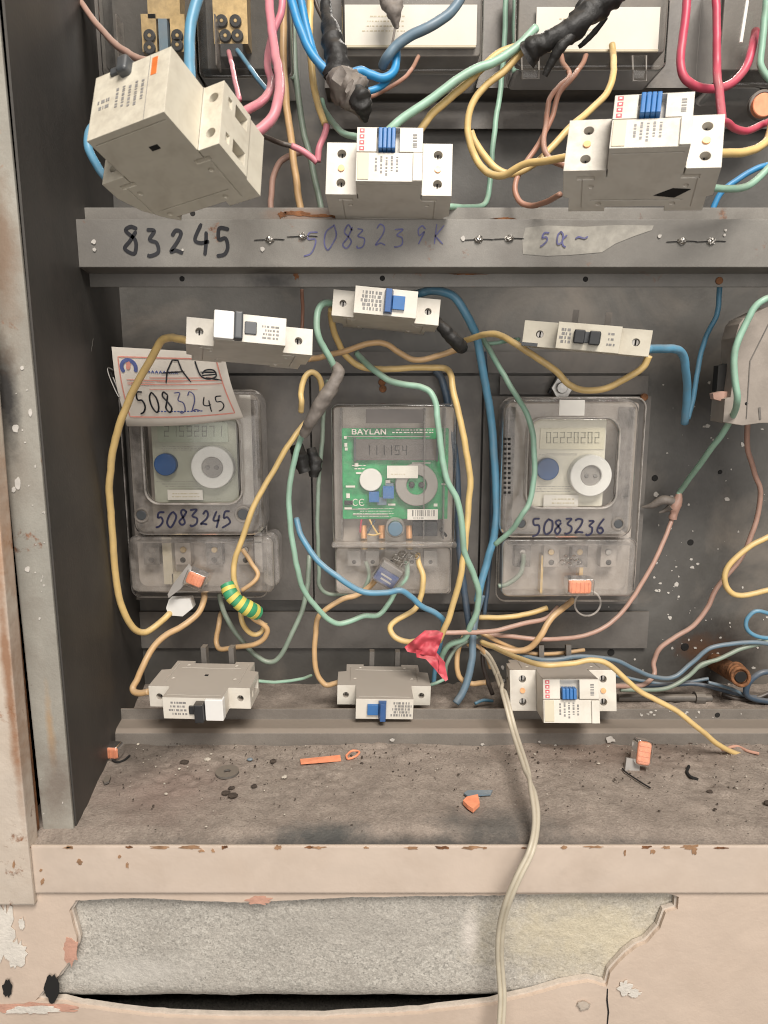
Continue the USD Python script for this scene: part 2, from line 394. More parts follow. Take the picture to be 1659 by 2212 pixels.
M['navy'] = mat('navy_ink', (.015, .015, .05), .45, .2, 200)
M['blueink'] = mat('faded_blue_ink', (.10, .10, .24), .6, .3, 250, dirt=.5, dirtcol=(.2, .19, .2), ds=200)
M['print'] = mat('grey_print', (.24, .23, .22), .6, .2, 200)
M['redprint'] = mat('red_print', (.62, .10, .12), .5, .1, 200)
M['orangeprint'] = mat('orange_print', (.66, .17, .04), .5, .1, 200)
M['screw'] = mat('screw_metal', (.42, .40, .37), .35, .2, 200, metal=.9, dirt=.4)
M['copper'] = mat('copper_screw', (.80, .42, .20), .4, .2, 200, metal=.35)
M['brass'] = mat('brass_block', (.55, .40, .2), .4, .25, 150, metal=.5, dirt=.4)
M['zinc'] = mat('zinc_bolt', (.45, .44, .42), .4, .2, 120, metal=.8, dirt=.4)
M['paper'] = mat('tag_paper', (.76, .70, .62), .8, .04, 40, dirt=.12, dirtcol=(.6, .5, .4))
M['paperline'] = mat('tag_red_print', (.72, .30, .24), .8, .08, 200)
M['logoblue'] = mat('tag_blue_print', (.10, .13, .32), .8, .15, 200)
M['face'] = mat('meter_face', (.80, .77, .66), .6, .07, 60, dirt=.15, dirtcol=(.4, .38, .3))
M['facegreen'] = mat('meter_face_green', (.46, .47, .39), .6, .08, 60, dirt=.3, dirtcol=(.3, .29, .24))
M['lcd'] = mat('display_grey_green', (.42, .46, .37), .3, .05, 60)
M['lcdcream'] = mat('display_cream', (.74, .70, .54), .3, .05, 60)
M['lcddark'] = mat('display_dark', (.105, .09, .08), .3, .08, 60)
M['pcb'] = mat('circuit_board', (.025, .32, .115), .45, .4, 110, dirt=.3, dirtcol=(.10, .27, .16), ds=160)
M['portring'] = mat('ring_white', (.80, .80, .77), .4, .03, 60)
M['portgrey'] = mat('ring_grey', (.33, .31, .29), .5, .06, 60)
M['label'] = mat('label_white', (.80, .77, .71), .6, .03, 60)
M['meterbase'] = mat('meter_base', (.42, .375, .335), .5, .12, 40, dirt=.45, dirtcol=(.24, .20, .17), dust=.8, bevel=.001)
M['seal_orange'] = mat('seal_orange', (.95, .32, .17), .6, .15, 220, dirt=.25, dirtcol=(.6, .3, .2))
M['seal_blue'] = mat('seal_blue', (.07, .14, .42), .5, .2, 200)
M['clear'] = clear('clear_plastic', haze=.05, hazecol=(.55, .5, .46))
M['cleardusty'] = clear('clear_dusty_plastic', haze=.18, hazecol=(.58, .53, .49), rough=.14)
M['clearedge'] = clear('clear_plastic_rim', haze=.30, hazecol=(.72, .67, .62), rough=.2)
M['window'] = clear('clear_window', haze=.02, hazecol=(.6, .57, .53))
M['tape_black'] = mat('black_tape', (.020, .019, .018), .55, .2, 120, bump=.0006, bscale=300, dust=.15)
M['tape_grey'] = mat('grey_tape', (.19, .165, .145), .6, .2, 120, bump=.0006, bscale=300, dust=.4)
M['tape_red'] = mat('red_tape', (.56, .075, .10), .6, .25, 40, dust=.3, dustcol=(.42, .2, .19), bump=.0001)
M['tape_green'] = mat('green_tape', (.05, .30, .14), .5, .15, 120)
M['tape_yellow'] = mat('yellow_tape', (.66, .56, .12), .5, .1, 120)
M['splat'] = mat('paint_splat', (.52, .49, .45), .8, .12, 200)
M['crumb'] = mat('dark_crumb', (.06, .045, .035), .95, .4, 300)
M['crumblight'] = mat('light_crumb', (.5, .45, .38), .95, .3, 300)
for k, c in dict(yellow=(.72, .51, .21), tan=(.60, .385, .19), green=(.30, .49, .375), greygreen=(.235, .30, .24), blue=(.11, .29, .43), bright=(.03, .26, .54), navywire=(.06, .095, .14),
                 steel=(.13, .20, .26), pink=(.66, .23, .28), crimson=(.54, .07, .12), brown=(.43, .22, .155), rose=(.46, .28, .22), dark=(.055, .042, .036), ivory=(.55, .49, .38), ivoryin=(.44, .37, .27)).items():
    M[k] = mat('wire_' + k, c, .42, .08, 90, dirt=.5, dirtcol=tuple(.4 * np.array(c) + .6 * np.array((.26, .22, .18))), dust=.5, dustcol=tuple(.45 * np.array(c) + .55 * np.array((.36, .31, .26))), ds=55)
# ------------------------------------------------------------------ the cabinet and the wall under it
YF, ZF = -0.246, -0.293          # front plane and floor height of the cabinet


def grid(fn, na, nb):
    V = np.array([fn(i / (na - 1), j / (nb - 1)) for j in range(nb) for i in range(na)])
    F = []
    for j in range(nb - 1):
        for i in range(na - 1):
            a = j * na + i
            F += [(a, a + 1, a + na + 1), (a, a + na + 1, a + na)]
    return trimesh.Trimesh(V, F, process=False)


cab = thing('meter_cabinet', 'rusty grey steel meter cabinet standing open, beige outer frame', 'cabinet', (0.05, 0, ZF))
obj('back_panel', box(-.24, .46, 0, .002, ZF - .004, .95), M['panel'], cab)
side = trimesh.convex.convex_hull(np.array([(x + o, y, z) for x, y in ((-.238, 0), (-.2075, -.2265)) for o in (0, -.0015) for z in (ZF - .02, .95)]))
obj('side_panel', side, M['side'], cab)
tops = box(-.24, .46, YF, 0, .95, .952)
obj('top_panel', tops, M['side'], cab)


def vgrid(X, Y, Z):
    """A sheet of na x nb points given as nb x na arrays."""
    nb, na = X.shape
    i = (np.arange(nb - 1)[:, None] * na + np.arange(na - 1)).ravel()
    return trimesh.Trimesh(np.stack([X, Y, Z], -1).reshape(-1, 3), np.vstack([np.column_stack([i, i + 1, i + na + 1]), np.column_stack([i, i + na + 1, i + na])]), process=False)


def nz(x, y, c, s):
    return np.stack([x * s, y * s, np.full_like(x, c)], -1)


gx, gy = np.meshgrid(np.linspace(-.245, .46, 420), -np.linspace(0, 1, 150) * .246)
hh = .0024 * meshkit.fbm(nz(gx, gy, 1.0, 60), 4, 3) + .006 * np.maximum(0, meshkit.fbm(nz(gx, gy, 3.0, 14), 3, 5) - .45)
hh += np.where(gy > -.19, .0035, .0012) * meshkit.noise(nz(gx, gy, 2.0, 190), 9) * meshkit.noise(nz(gx, gy, 7.0, 25), 4)
ee = np.minimum(1, (gy + .246) / .246 * 14)
floor_mesh = vgrid(gx, gy, ZF - .003 + hh * ee + .003 * ee * .6)
obj('floor_panel', floor_mesh, M['floor'], cab, smooth=True)
# front frame: bottom rail and left post share one outer plane, the post 2 mm proud of the rail's end
obj('bottom_rail', cat_(box(-.2290, .46, YF, YF + .0020, -.328, ZF - .0005)), M['beige'], cab)
pl = Polygon([(-.32, -.335), (-.2292, -.335), (-.2292, ZF), (-.2285, -.2), (-.2255, 0), (-.2200, .95), (-.32, .95)])


def slab(poly, y0, y1, c=0):
    """An outline in x, z pushed out from y1 (back) to y0 (front)."""
    ps = getattr(poly, 'geoms', [poly])
    out = []
    for p in ps:
        e = trimesh.creation.extrude_polygon(p, y1 - y0, engine='earcut')
        v = e.vertices.copy()
        e.vertices = np.column_stack([v[:, 0], y1 - v[:, 2], v[:, 1]])
        e.fix_normals()
        out.append(e)
    return trimesh.util.concatenate(out)


post = obj('front_post', slab(pl, YF - .002, YF + .010), M['post'], cab)
obj('post_return', box(-.2330, -.2315, YF + .010, -.2285, ZF, .95), M['rust'], cab, label='rusted inner edge of the front post')
obj('stop_strip', trimesh.convex.convex_hull(np.array([(x, y, z) for x, z in ((-.2290, ZF - .002), (-.2086, ZF - .002), (-.2086, .0), (-.2160, .95), (-.2360, .95), (-.2290, 0)) for y in (-.2290, -.2270)])), M['strip'], cab)


def hat(profile, x0, x1, t=.0015):
    poly = LineString(profile).buffer(t / 2, cap_style=2, join_style=2)
    e = trimesh.creation.extrude_polygon(poly, x1 - x0, engine='earcut')   # polygon (y, z) along x
    v = e.vertices.copy()
    e.vertices = np.column_stack([x0 + v[:, 2], v[:, 0], v[:, 1]])
    e.fix_normals()
    return e


rail = obj('cross_rail', hat([(-.095, .1318), (-.095, .1180), (-.120, .1172), (-.120, .0857), (-.095, .0850), (-.095, .0745)], -.2290, .46), M['rail'], cab)
low = obj('lower_rail', hat([(-.095, -.2720), (-.095, -.2822), (-.1135, -.2812), (-.1175, -.2830), (-.1195, -.3)], -.2290, .46), M['lowrail'], cab)
# holes, rivets and wire ties of the cross rail
for X, Y, y in ((416, 461, -.0958), (849, 463, -.0958), (393, 602, -.0958), (826, 601, -.0958), (1265, 603, -.0958), (1550, 1545, -.0958)):
    obj('rail_hole', disc(X, Y, y - .0002, 6.5, .0004, 14), M['hole'], cab)
for X, Y in ((1555, 606),):
    obj('rivet', disc(X, Y, -.0972, 8, .0015, 14), M['rust'], cab)
for X, Y in ((583, 517), (654, 510), (1034, 517), (1100, 515), (1473, 521), (1536, 521)):
    p = AT(X, Y, -.1212)
    s = trimesh.creation.icosphere(2, .0027); s.vertices *= [1.15, .8, .9]; s.vertices += rng.normal(0, .00025, s.vertices.shape) + p
    o = obj('screw_end', s, M['screw'], cab)
    obj('scratch', ribbon(spline([AT(X - 34, Y + 2, -.1209), AT(X - 12, Y + 1, -.1209), AT(X + 14, Y, -.1209), AT(X + 32, Y + 1, -.1209)], 5), .0007), M['hole'], cab)
# rust along the rail's upper lip, bare patches on its face
def blotch(X, Y, rx, ry, y, n=26, seed=0, jag=.35, th=.0002):
    r = np.random.default_rng(seed)
    a = np.linspace(0, 2 * math.pi, n, endpoint=False)
    k = 1 + r.normal(0, jag, n) * .6
    k = np.clip(k, .35, 1.7)
    pts = [AT(X + rx * q * math.cos(t), Y + ry * q * math.sin(t), y) for q, t in zip(k, a)]
    poly = Polygon([(p[0], p[2]) for p in pts]).buffer(0)
    return slab(poly, y - th, y + .0001)


for i, (X, Y, rx, ry) in enumerate(((640, 461, 30, 5), (700, 466, 45, 3), (760, 470, 40, 2.5), (610, 464, 10, 6), (1090, 472, 22, 2.5))):
    obj('rust_patch', blotch(X, Y, rx, ry, -.0959, 30, i), M['rust'], cab)
for i, (X, Y, rx, ry) in enumerate(((1050, 583, 20, 2), (1010, 592, 34, 1.8), (640, 595, 5, 9), (745, 588, 18, 2))):
    obj('rust_patch', blotch(X, Y, rx, ry, -.0959, 30, 10 + i, .45), M['rust'], cab)
bare = mat('bare_patch', (.335, .315, .275), .6, .16, 160, dirt=.8, dirtcol=(.225, .212, .19), ds=70)
obj('bare_patch', slab(Polygon([(AT(x, y, -.121)[0], AT(x, y, -.121)[2]) for x, y in ((1135, 492), (1180, 487), (1260, 490), (1330, 486), (1412, 487), (1408, 497), (1370, 510), (1330, 526), (1300, 545), (1230, 551), (1180, 553), (1130, 549), (1128, 520))]), -.1211, -.1208), bare, cab)
for X, Y, r in ((203, 522, 5), (204, 539, 4), (567, 538, 5), (395, 540, 2.5), (1425, 510, 4), (1567, 497, 3), (1565, 508, 3), (1000, 515, 5)):
    obj('paint_fleck', blotch(X, Y, r, r, -.1212, 12, X, .2, .0004), M['splat'], cab)
write(cab, 'marker_number', '83245', 268, 546, 56, 50, -.1208, .0026, M['ink'], slope=.0, slant=0, wob=5, label='black marker number 83245')
write(cab, 'marker_number', '508', 655, 545, 50, 40, -.1208, .0011, M['blueink'], slope=-.1, slant=.2, wob=8, label='faint blue number 5083239 K')
write(cab, 'marker_number', '3239K', 766, 530, 40, 42, -.1208, .0010, M['blueink'], slope=.0, slant=.15, wob=12)
write(cab, 'marker_number', '50', 1165, 528, 24, 34, -.1214, .0012, M['blueink'], slope=.0, slant=.2, wob=4, label='smeared blue number')
obj('marker_number', cat_(ribbon(spline([AT(x, y, -.1214) for x, y in ((1243, 516), (1250, 512), (1262, 515), (1270, 511))], 5), .0012), ribbon(spline([AT(x, y, -.1214) for x, y in ((1225, 508), (1215, 518), (1216, 530), (1222, 534))], 5), .0012)), M['blueink'], cab)

# mounting plates behind the meters and the ledges on the back panel
def plate(X0, X1, Y0, Y1, y, name='mounting_plate', m='plate', th=.0015, lip=0):
    a, b = AT(X0, Y1, y), AT(X1, Y0, y)
    x0, x1 = AT(X0, (Y0 + Y1) / 2, y)[0], AT(X1, (Y0 + Y1) / 2, y)[0]
    g = box(x0, x1, y, y + th, a[2], b[2])
    if lip:
        g = cat_(g, box(x0, x1, y + th, -.0002, a[2], a[2] + th))
    return obj(name, g, M[m], cab)


plate(262, 672, 812, 1296, -.012, lip=1)
plate(676, 1036, 812, 1304, -.0135, lip=1)
plate(1040, 1392, 856, 1304, -.012, lip=1)
plate(262, 1392, 760, 806, -.006)
plate(1080, 1400, 812, 852, -.009)
plate(262, 1400, 1322, 1400, -.0045)
plate(700, 1700, -60, 190, -.028, lip=1)
plate(700, 1700, 222, 278, -.010)
plate(208, 640, -60, 196, -.022, lip=1)
for X, Y in ((827, 840), (1393, 858), (825, 826)):
    obj('plate_screw', disc(X, Y, -.0155, 8, .0035, 12), M['rust'], cab)
obj('plate_bolt', disc(1215, 838, -.020, 24, .008, 6), M['zinc'], cab)
obj('plate_bolt', disc(1215, 838, -.024, 12, .004, 16), M['zinc'], cab)
obj('bent_bracket', tube([AT(1186, 850, -.014), AT(1205, 812, -.018), AT(1212, 806, -.018)], .0018, 6), M['blackplastic'], cab)
obj('conduit', cyl(AT(1335, 1507, -.04), AT(1536, 1508, -.04), .0036, 14), M['plate'], cab)
obj('conduit_clamp', cyl(AT(1500, 1507, -.04), AT(1520, 1508, -.04), .0058, 12), M['plate'], cab)

# paint splatter over the right half of the back panel
S = []
cl = [(1480, 1150, 60), (1440, 1230, 55), (1400, 1290, 60), (1460, 1320, 80), (1500, 1250, 60), (1420, 960, 90), (1390, 1060, 60), (1380, 810, 40), (1540, 1330, 60), (1600, 940, 70), (1520, 1420, 60), (1440, 1390, 60), (1460, 880, 90), (1590, 1120, 60), (1620, 1440, 40), (1120, 1440, 60)]
for i in range(130):
    cx, cy, s = cl[int(rng.integers(len(cl)))]
    X, Y = cx + rng.normal() * s, cy + rng.normal() * s
    if X < 1396 and Y < 1310:
        continue
    r = float(np.clip(rng.lognormal(.55, .6), .7, 6.5)) * .85
    S.append(blotch(X, Y, r * rng.uniform(.7, 1.5), r * rng.uniform(.6, 1.2), -.0002, 11, int(rng.integers(1e6)), .3, .0003))
obj('paint_splatter', trimesh.util.concatenate(S), M['splat'], cab, kind='stuff')
S = []
for i in range(20):
    X, Y = 20 + rng.random() * 110, 760 + rng.random() * 1000
    xl, xr = 45 + (Y - 553) * .055, 60 + (Y - 553) * .085
    X = 12 + (Y - 560) * .068 + rng.random() * 50
    S.append(blotch(X, Y, rng.uniform(.7, 2.2), rng.uniform(.7, 3.2), -.2291, 10, i, .3, .0003))
for X, Y, a, b in ((66, 892, 4, 9), (34, 925, 7, 8), (39, 1045, 6, 14), (30, 1058, 4, 6), (60, 1230, 5, 6), (48, 795, 4, 4)):
    S.append(blotch(X, Y, a, b, -.2291, 12, X, .2, .0004))
obj('paint_splatter', trimesh.util.concatenate(S), M['splat'], cab, kind='stuff')
S = []
for i in range(16):
    X, Y = 1340 + rng.random() * 300, 1532 + rng.random() * 18
    S.append(blotch(X, Y, rng.uniform(1, 4), rng.uniform(1, 3), -.0959, 10, 60 + i, .3, .0003))
for X, Y, r in ((847, 1598, 5), (1042, 1608, 3.5), (1318, 1597, 9), (1200, 1610, 3), (1165, 1602, 3), (760, 1620, 3)):
    S.append(blotch(X, Y, r, r * .7, -.1205, 12, X, .3, .0004))
obj('paint_splatter', trimesh.util.concatenate(S), M['splat'], cab, kind='stuff')
for k, (X, Y, r) in enumerate(((1415, 1033, 7), (1492, 1172, 7), (1556, 1020, 5), (1480, 1398, 9), (1320, 1410, 8))):
    obj('panel_hole', disc(X, Y, -.0006, r, .0005, 12), M['hole'], cab)
obj('scratch', ribbon([np.array([-.2237, -.1, 0]) + AT(0, 0, 0) * 0 + np.array([0, t * -.012, .036 - t * .022]) for t in np.linspace(0, 1, 5)], .0006, (.99, .13, 0), lift=-.0002), M['rail'], cab)

# the wall: concrete behind a skin of painted plaster
wall = thing('wall', 'peach plastered wall below the cabinet, plaster broken off over grey concrete', 'wall', (.05, -.237, -.6), kind='structure')
YW = -.2440


def edge(pts, y, jig=2.5, seed=1, wob=4):
    q = []
    for (a, b), (c, d) in zip(pts[:-1], pts[1:]):
        n = max(2, int(math.hypot(c - a, d - b) / wob))
        t = np.linspace(0, 1, n, endpoint=False)[:, None]
        q.append(np.array([a, b]) * (1 - t) + np.array([c, d]) * t)
    q = np.vstack(q + [np.array([pts[-1]], float)])
    for k in (0, 1):
        q[:, k] += jig * 5 * (meshkit.fbm(np.column_stack([q / 26, np.full(len(q), seed + 9.5 * k)]), 4, seed) - .5)
    return [(AT(X, Y, y)[0], AT(X, Y, y)[2]) for X, Y in q]


hole = edge([(165, 1945), (300, 1940), (520, 1950), (760, 1938), (900, 1936), (1060, 1934), (1250, 1930), (1440, 1927)], YW, 1.6, 1)[:-1] \
    + edge([(1440, 1927), (1468, 1938), (1464, 1965), (1438, 1972), (1424, 2005), (1398, 2035), (1358, 2060), (1338, 2078), (1318, 2102), (1310, 2132)], YW, 1.6, 2)[:-1] \
    + edge([(1310, 2132), (1270, 2122), (1215, 2132), (1150, 2150), (1060, 2172), (900, 2192), (700, 2203), (480, 2203), (330, 2196), (250, 2186), (170, 2176), (130, 2166)], YW, 1.1, 3)[:-1] \
    + edge([(130, 2166), (75, 2160), (118, 2118), (150, 2075), (165, 2040), (160, 2000), (150, 1970), (165, 1945)], YW, 2.0, 4)[:-1]
hole = Polygon(hole).buffer(0)
if hole.geom_type != 'Polygon':
    hole = max(hole.geoms, key=lambda g: g.area)
skin = Polygon([(-.42, -.3285), (.46, -.3285), (.46, -.6), (-.42, -.6)]).difference(hole)
obj('plaster_skin', slab(skin, YW, YW + .0055), M['plaster'], wall)
under = Polygon([(-.42, -.3287), (.46, -.3287), (.46, -.6), (-.42, -.6)]).difference(hole.buffer(-.0016).simplify(.0004))
obj('plaster_underlayer', slab(under, YW + .0026, YW + .0056), M['plasterwhite'], wall)
zc0, zc1 = AT(800, 1925, YW)[2], AT(800, 2150, YW)[2]


gx, gz = np.meshgrid(np.linspace(-.34, .32, 480), -.325 - np.linspace(0, 1, 150) * .20)
rec = np.minimum(.095, .0042 * np.maximum(0, (zc1 + .0065 - gz) / .016) ** 3)
cn = .0022 * meshkit.fbm(nz(gx, gz, 5.0, 28), 3, 2) + .0007 * meshkit.fbm(nz(gx, gz, 5.0, 300), 3, 8)
obj('concrete_patch', vgrid(gx, YW + .0075 - cn + rec, gz), M['concrete'], wall, smooth=True)
for i, (X, Y, rx, ry, m) in enumerate(((153, 2055, 16, 28, 'brick'), (560, 1945, 24, 9, 'brick'), (75, 2178, 90, 11, 'brick'), (10, 2010, 22, 60, 'whiteflake'), (35, 2060, 20, 30, 'whiteflake'), (47, 1995, 7, 12, 'whiteflake'),
                                       (1350, 2135, 14, 16, 'whiteflake'), (1372, 2146, 12, 9, 'whiteflake'), (1260, 2172, 12, 10, 'post'), (70, 2182, 50, 8, 'whiteflake'))):
    obj('paint_patch', blotch(X, Y, rx, ry, YW - .0002 - .0001 * i, 30, 40 + i, .3, .0003), M[m], wall)
for i, (X, Y, rx, ry) in enumerate(((16, 2135, 10, 18), (112, 2135, 16, 30))):
    obj('plaster_hole', blotch(X, Y, rx, ry, YW - .0016, 20, 70 + i, .22, .0003), M['hole'], wall)
obj('plaster_crack', ribbon([AT(x, y, YW) for x, y in ((1312, 2135), (1311, 2160), (1314, 2185), (1310, 2230))], .0011), M['hole'], wall)
for i in range(22):                                          # dirt bitten into the sill's upper edge
    X = 70 + i * 72 + rng.normal() * 25
    obj('edge_chip', blotch(X, 1829 + rng.random() * 3, rng.uniform(5, 20), rng.uniform(1.5, 5), YF - .0002, 16, 400 + i, .45, .0002), M['softrust' if i % 3 else 'rust'], cab)
for i in range(11):                                          # rust nicks along the sill
    X = (30, 88, 92, 172, 258, 275, 435, 460, 1350, 1410, 1500)[i]; Y = (1868, 1880, 1905, 1862, 1850, 1868, 1838, 1838, 1842, 1840, 1838)[i]
    obj('rust_spot', blotch(X, Y, rng.uniform(2, 6), rng.uniform(2, 8), YF - (.0022 if X < 60 else .0002), 14, 90 + i, .45, .0003), M['softrust'], cab)

# ------------------------------------------------------------------ circuit breakers
def man(tm):
    return m3.Manifold(m3.Mesh(np.asarray(tm.vertices, np.float32), np.asarray(tm.faces, np.uint32)))


def mbox(x0, x1, y0, y1, z0, z1):
    return m3.Manifold.cube([x1 - x0, y1 - y0, z1 - z0]).translate([x0, y0, z0])


def mcyl(x, z, r, y0, y1):
    return m3.Manifold.cylinder(y1 - y0, r, r, 22).rotate([-90, 0, 0]).translate([x, y0, z])


def marks(x0, x1, z0, z1, y, rows, seed, vert=False, h=.5):
    r = np.random.default_rng(seed); out = []
    n = rows
    for i in range(n):
        if vert:
            X = x0 + (x1 - x0) * (i + .5) / n; z = z0 + r.random() * (z1 - z0) * .3
            while z < z1 - .0008:
                e = min(z1, z + r.uniform(.0006, .0022)); w = (x1 - x0) / n * h * .5
                out.append(box(X - w, X + w, y - .0001, y + .0001, z, e)); z = e + r.uniform(.0004, .0012)
        else:
            Z = z0 + (z1 - z0) * (i + .5) / n; x = x0 + r.random() * (x1 - x0) * .25
            while x < x1 - .0008:
                e = min(x1, x + r.uniform(.0006, .0026)); w = (z1 - z0) / n * h * .5
                out.append(box(x, e, y - .0001, y + .0001, Z - w, Z + w)); x = e + r.uniform(.0004, .0014)
    return trimesh.util.concatenate(out)


def breaker(label, loc, rot, p, n0, n1, L, w, bk=.046, m='breaker', poles=1, style='', group=None, name='circuit_breaker'):
    R = Rot.from_euler('zxy', rot, degrees=True).as_matrix()
    t = thing(name, label, 'circuit breaker', loc, R)
    h, a = L / 2, w / 2
    e = .0075 if style in ('r3l', 'r3m', 'r2m') else .0035 if style != 'big' else .001
    prof = [(-h, 0), (-h, bk * .62), (-h + e, bk * .66), (-h + e, bk), (-.0176, bk), (-.0176, bk - .004), (.0176, bk - .004), (.0176, bk), (h - e, bk), (h - e, bk * .66), (h, bk * .62), (h, 0),
            (n1 + .0008, 0), (n1, -.001), (n1, -p), (n0, -p), (n0, -.001), (n0 - .0008, 0)]
    if style == 'big':
        prof[1:4] = [(-h, bk * .30), (-h + .006, bk * .62), (-h + .016, bk * .88), (-.0178, bk - .0005)]
    if style == 'slope':
        prof = prof[:12] + [(n1 + .004, 0), (n1, -p), (n0, -p), (n0 - .004, 0)]
    A = .5 * sum(x0 * y1 - x1 * y0 for (x0, y0), (x1, y1) in zip(prof, prof[1:] + prof[:1]))
    if A < 0:
        prof = prof[::-1]
    body = m3.Manifold.extrude(m3.CrossSection([np.array(prof)]), w).translate([0, 0, -a])
    zs = [0] if poles == 1 else [w * .28, -w * .28]
    xL, xR = (-h + n0) / 2 - .0006, (h + n1) / 2 + .0006
    hr = .0026 if poles == 1 else .0030
    for x in (xL, xR):
        for z in zs:
            body -= mcyl(x, z, hr, -.002, .009)
    for s, hx in ((-1, -h), (1, h)):
        for z in zs:
            body -= mbox(hx - .011, hx + .011, bk * .28, bk * .55, z - .0042, z + .0042)
            body -= mbox(hx - .0012, hx + .0012, bk * .12, bk * .2, z - .003, z + .003)
    if poles == 2 or style == 'seam':
        for x in ((n0, n1) if poles == 2 else ()):
            body -= mbox(x - .0004, x + .0004, -.0006, .006, -a - .001, a + .001)
    if style in ('toggle_mid', 'recess'):
        body -= mbox(n0 + (n1 - n0) * .28, n0 + (n1 - n0) * .66, -p - .001, -p + .004, -a * .55, a * .55)
    if poles == 2 and style != 'big':
        # upper half of the nose set back for the lever, recess under it
        body -= mbox(n0 + .013, n0 + .028, -p - .001, -p + .006, w * .04, a * .98)
        body -= mbox(n0 - .001, n1 + .001, -p - .001, -p + .0012, w * .03, w * .05)
    for sx in (-1, 1):                                        # moulded step on the flank near each end
        body -= mbox(sx * (h - .014) - .006, sx * (h - .014) + .004, .005, .008, -a - .001, -a + .0006)
    for sx in (-1, 1):                                        # mould line and rivet dimples on the flanks
        for z in (-a, a):
            body -= mbox(sx * (h - .011) - .0003, sx * (h - .011) + .0003, .008, bk * .9, z - .0004, z + .0004)
            for xx, yy in ((h * .62, .014), (h * .5, bk * .82)):
                body -= m3.Manifold.cylinder(.0012, .0016, .0016, 14).translate([sx * xx, yy, z - .0006])
    for z in (-a, a):
        body -= mbox(-h * .62, h * .62, bk * .72 - .0003, bk * .72 + .0003, z - .0004, z + .0004)
        body -= mbox(n0 * .9, n1 * .9, -p + .004, -p + .0045, z - .0003, z + .0003)
    b = obj('body', to_tm(body), M[m], t, world=False)
    for x in (xL, xR):
        for z in zs:
            s = trimesh.creation.cylinder(hr * .86, .001, sections=18); s.apply_transform(trimesh.transformations.rotation_matrix(math.pi / 2, [1, 0, 0])); s.apply_translation([x, .0052, z])
            o = obj('terminal_screw', s, M['screw'], t, world=False)
            obj('screw_slot', box(x - .0005, x + .0005, .0040, .0046, z - hr * .75, z + hr * .75), M['hole'], o, world=False)
        if poles == 2 and style != 'big':
            s = trimesh.creation.cylinder(.0022, .0012, sections=18); s.apply_transform(trimesh.transformations.rotation_matrix(math.pi / 2, [1, 0, 0])); s.apply_translation([x, -.0004, 0])
            obj('terminal_screw', s, M['copper'], t, world=False, label='copper coloured middle screw')
    y = -p - .0001
    ln = n1 - n0
    X = lambda f: n0 + ln * f
    if style == 'r2m' or style == 'r3m':
        flip = style == 'r3m'
        fx = (lambda f: X(1 - f)) if flip else X
        def bb(f0, f1, *r): return box(min(fx(f0), fx(f1)), max(fx(f0), fx(f1)), *r)
        sd = obj('toggle_seat', bb(.61, .80, y - .0022, y + .002, -a * .5, a * .5), M['toggleblue'], t, world=False)
        tg = trimesh.convex.convex_hull(np.array([(fx(.47), y, z) for z in (-a * .85, a * .85)] + [(fx(.61), y, z) for z in (-a * .85, a * .85)] + [(fx(f), y - .0075, z) for f in (.49, .58) for z in (-a * .85, a * .85)]))
        obj('toggle', tg, M['blueplastic'], t, world=False)
        f0, f1 = (.05, .43) if not flip else (.03, .40)
        obj('printed_text', cat_(marks(min(fx(f0), fx(f1)), max(fx(f0), fx(f1)), -a * .75, a * .75, y, 5, 3 if flip else 4, h=.75)), M['print'], t, world=False)
    elif style == 'r2l':
        obj('end_cap', rbox(X(-.02), X(.26), -a * .98, a * 1.02, y + .004, y - .0035, .001, .0006), M['white'], t, world=False, label='bright white cap over the nose')
        obj('toggle', rbox(X(.26), X(.38), -a * .98, a * 1.02, y + .003, y - .006, .001, .0012), M['darkgrey'], t, world=False)
        obj('toggle_seat', rbox(X(.41), X(.58), -a * .42, a * .5, y + .003, y - .001, .0008, .0004), M['darkgrey'], t, world=False)
        obj('printed_text', marks(X(.64), X(.9), -a * .7, a * .4, y, 4, 8, h=.5), M['print'], t, world=False)
    elif style == 'r2r':
        obj('toggle_seat', rbox(X(.26), X(.69), -a * .42, a * .42, y + .002, y - .0012, .0008, .0004), M['darkgrey'], t, world=False)
        obj('toggle', cat_(rbox(X(.27), X(.44), -a * .52, a * .52, y + .002, y - .0050, .0008, .0008), rbox(X(.51), X(.68), -a * .55, a * .5, y + .002, y - .0062, .0008, .0008)), M['blackplastic'], t, world=False)
        obj('printed_text', marks(X(.03), X(.22), -a * .6, a * .6, y, 4, 21, h=.7), M['print'], t, world=False)
        obj('printed_text', marks(X(.78), X(.92), -a * .6, a * .6, y, 3, 22, h=.4), M['print'], t, world=False)
        obj('end_notch', box(-h - .0002, -h + .011, -.0012, .0002, -a * .99, -a * .72), M['darkgrey'], t, world=False)
    elif style == 'r3l':
        obj('toggle_seat', rbox(X(.44), X(.60), -a * .5, a * .3, y + .002, y - .0012, .0008, .0004), M['blackplastic'], t, world=False)
        obj('toggle', rbox(X(.56), X(.71), -a * 1.0, a * .75, y + .002, y - .0065, .0008, .0012), M['blackplastic'], t, world=False)
        obj('end_cap', rbox(X(.72), X(1.02), -a * .99, a * .99, y + .004, y - .0022, .001, .0006), M['white'], t, world=False, label='pale grey cap over the nose')
        obj('printed_text', marks(X(.08), X(.4), -a * .7, a * .7, y, 4, 31, h=.5), M['print'], t, world=False)
    elif poles == 2 and style != 'big':
        obj('toggle', cat_(*[rbox(n0 + .0142 + k * .0028, n0 + .0168 + k * .0028, w * .06, a * (.9 if style != 'down' else .62), y + .004, y - .0035, .0005, .0006) for k in range(4 if style == 'up' else 4)]), M['toggleblue'], t, world=False)
        obj('brand_print', cat_(*[box(X(.04), X(.04) + .0032, y - .0001, y + .0002, z0, z0 + .0027) for z0 in np.linspace(w * .07, a * .8, 4)]), M['redprint'], t, world=False, label='red upright lettering')
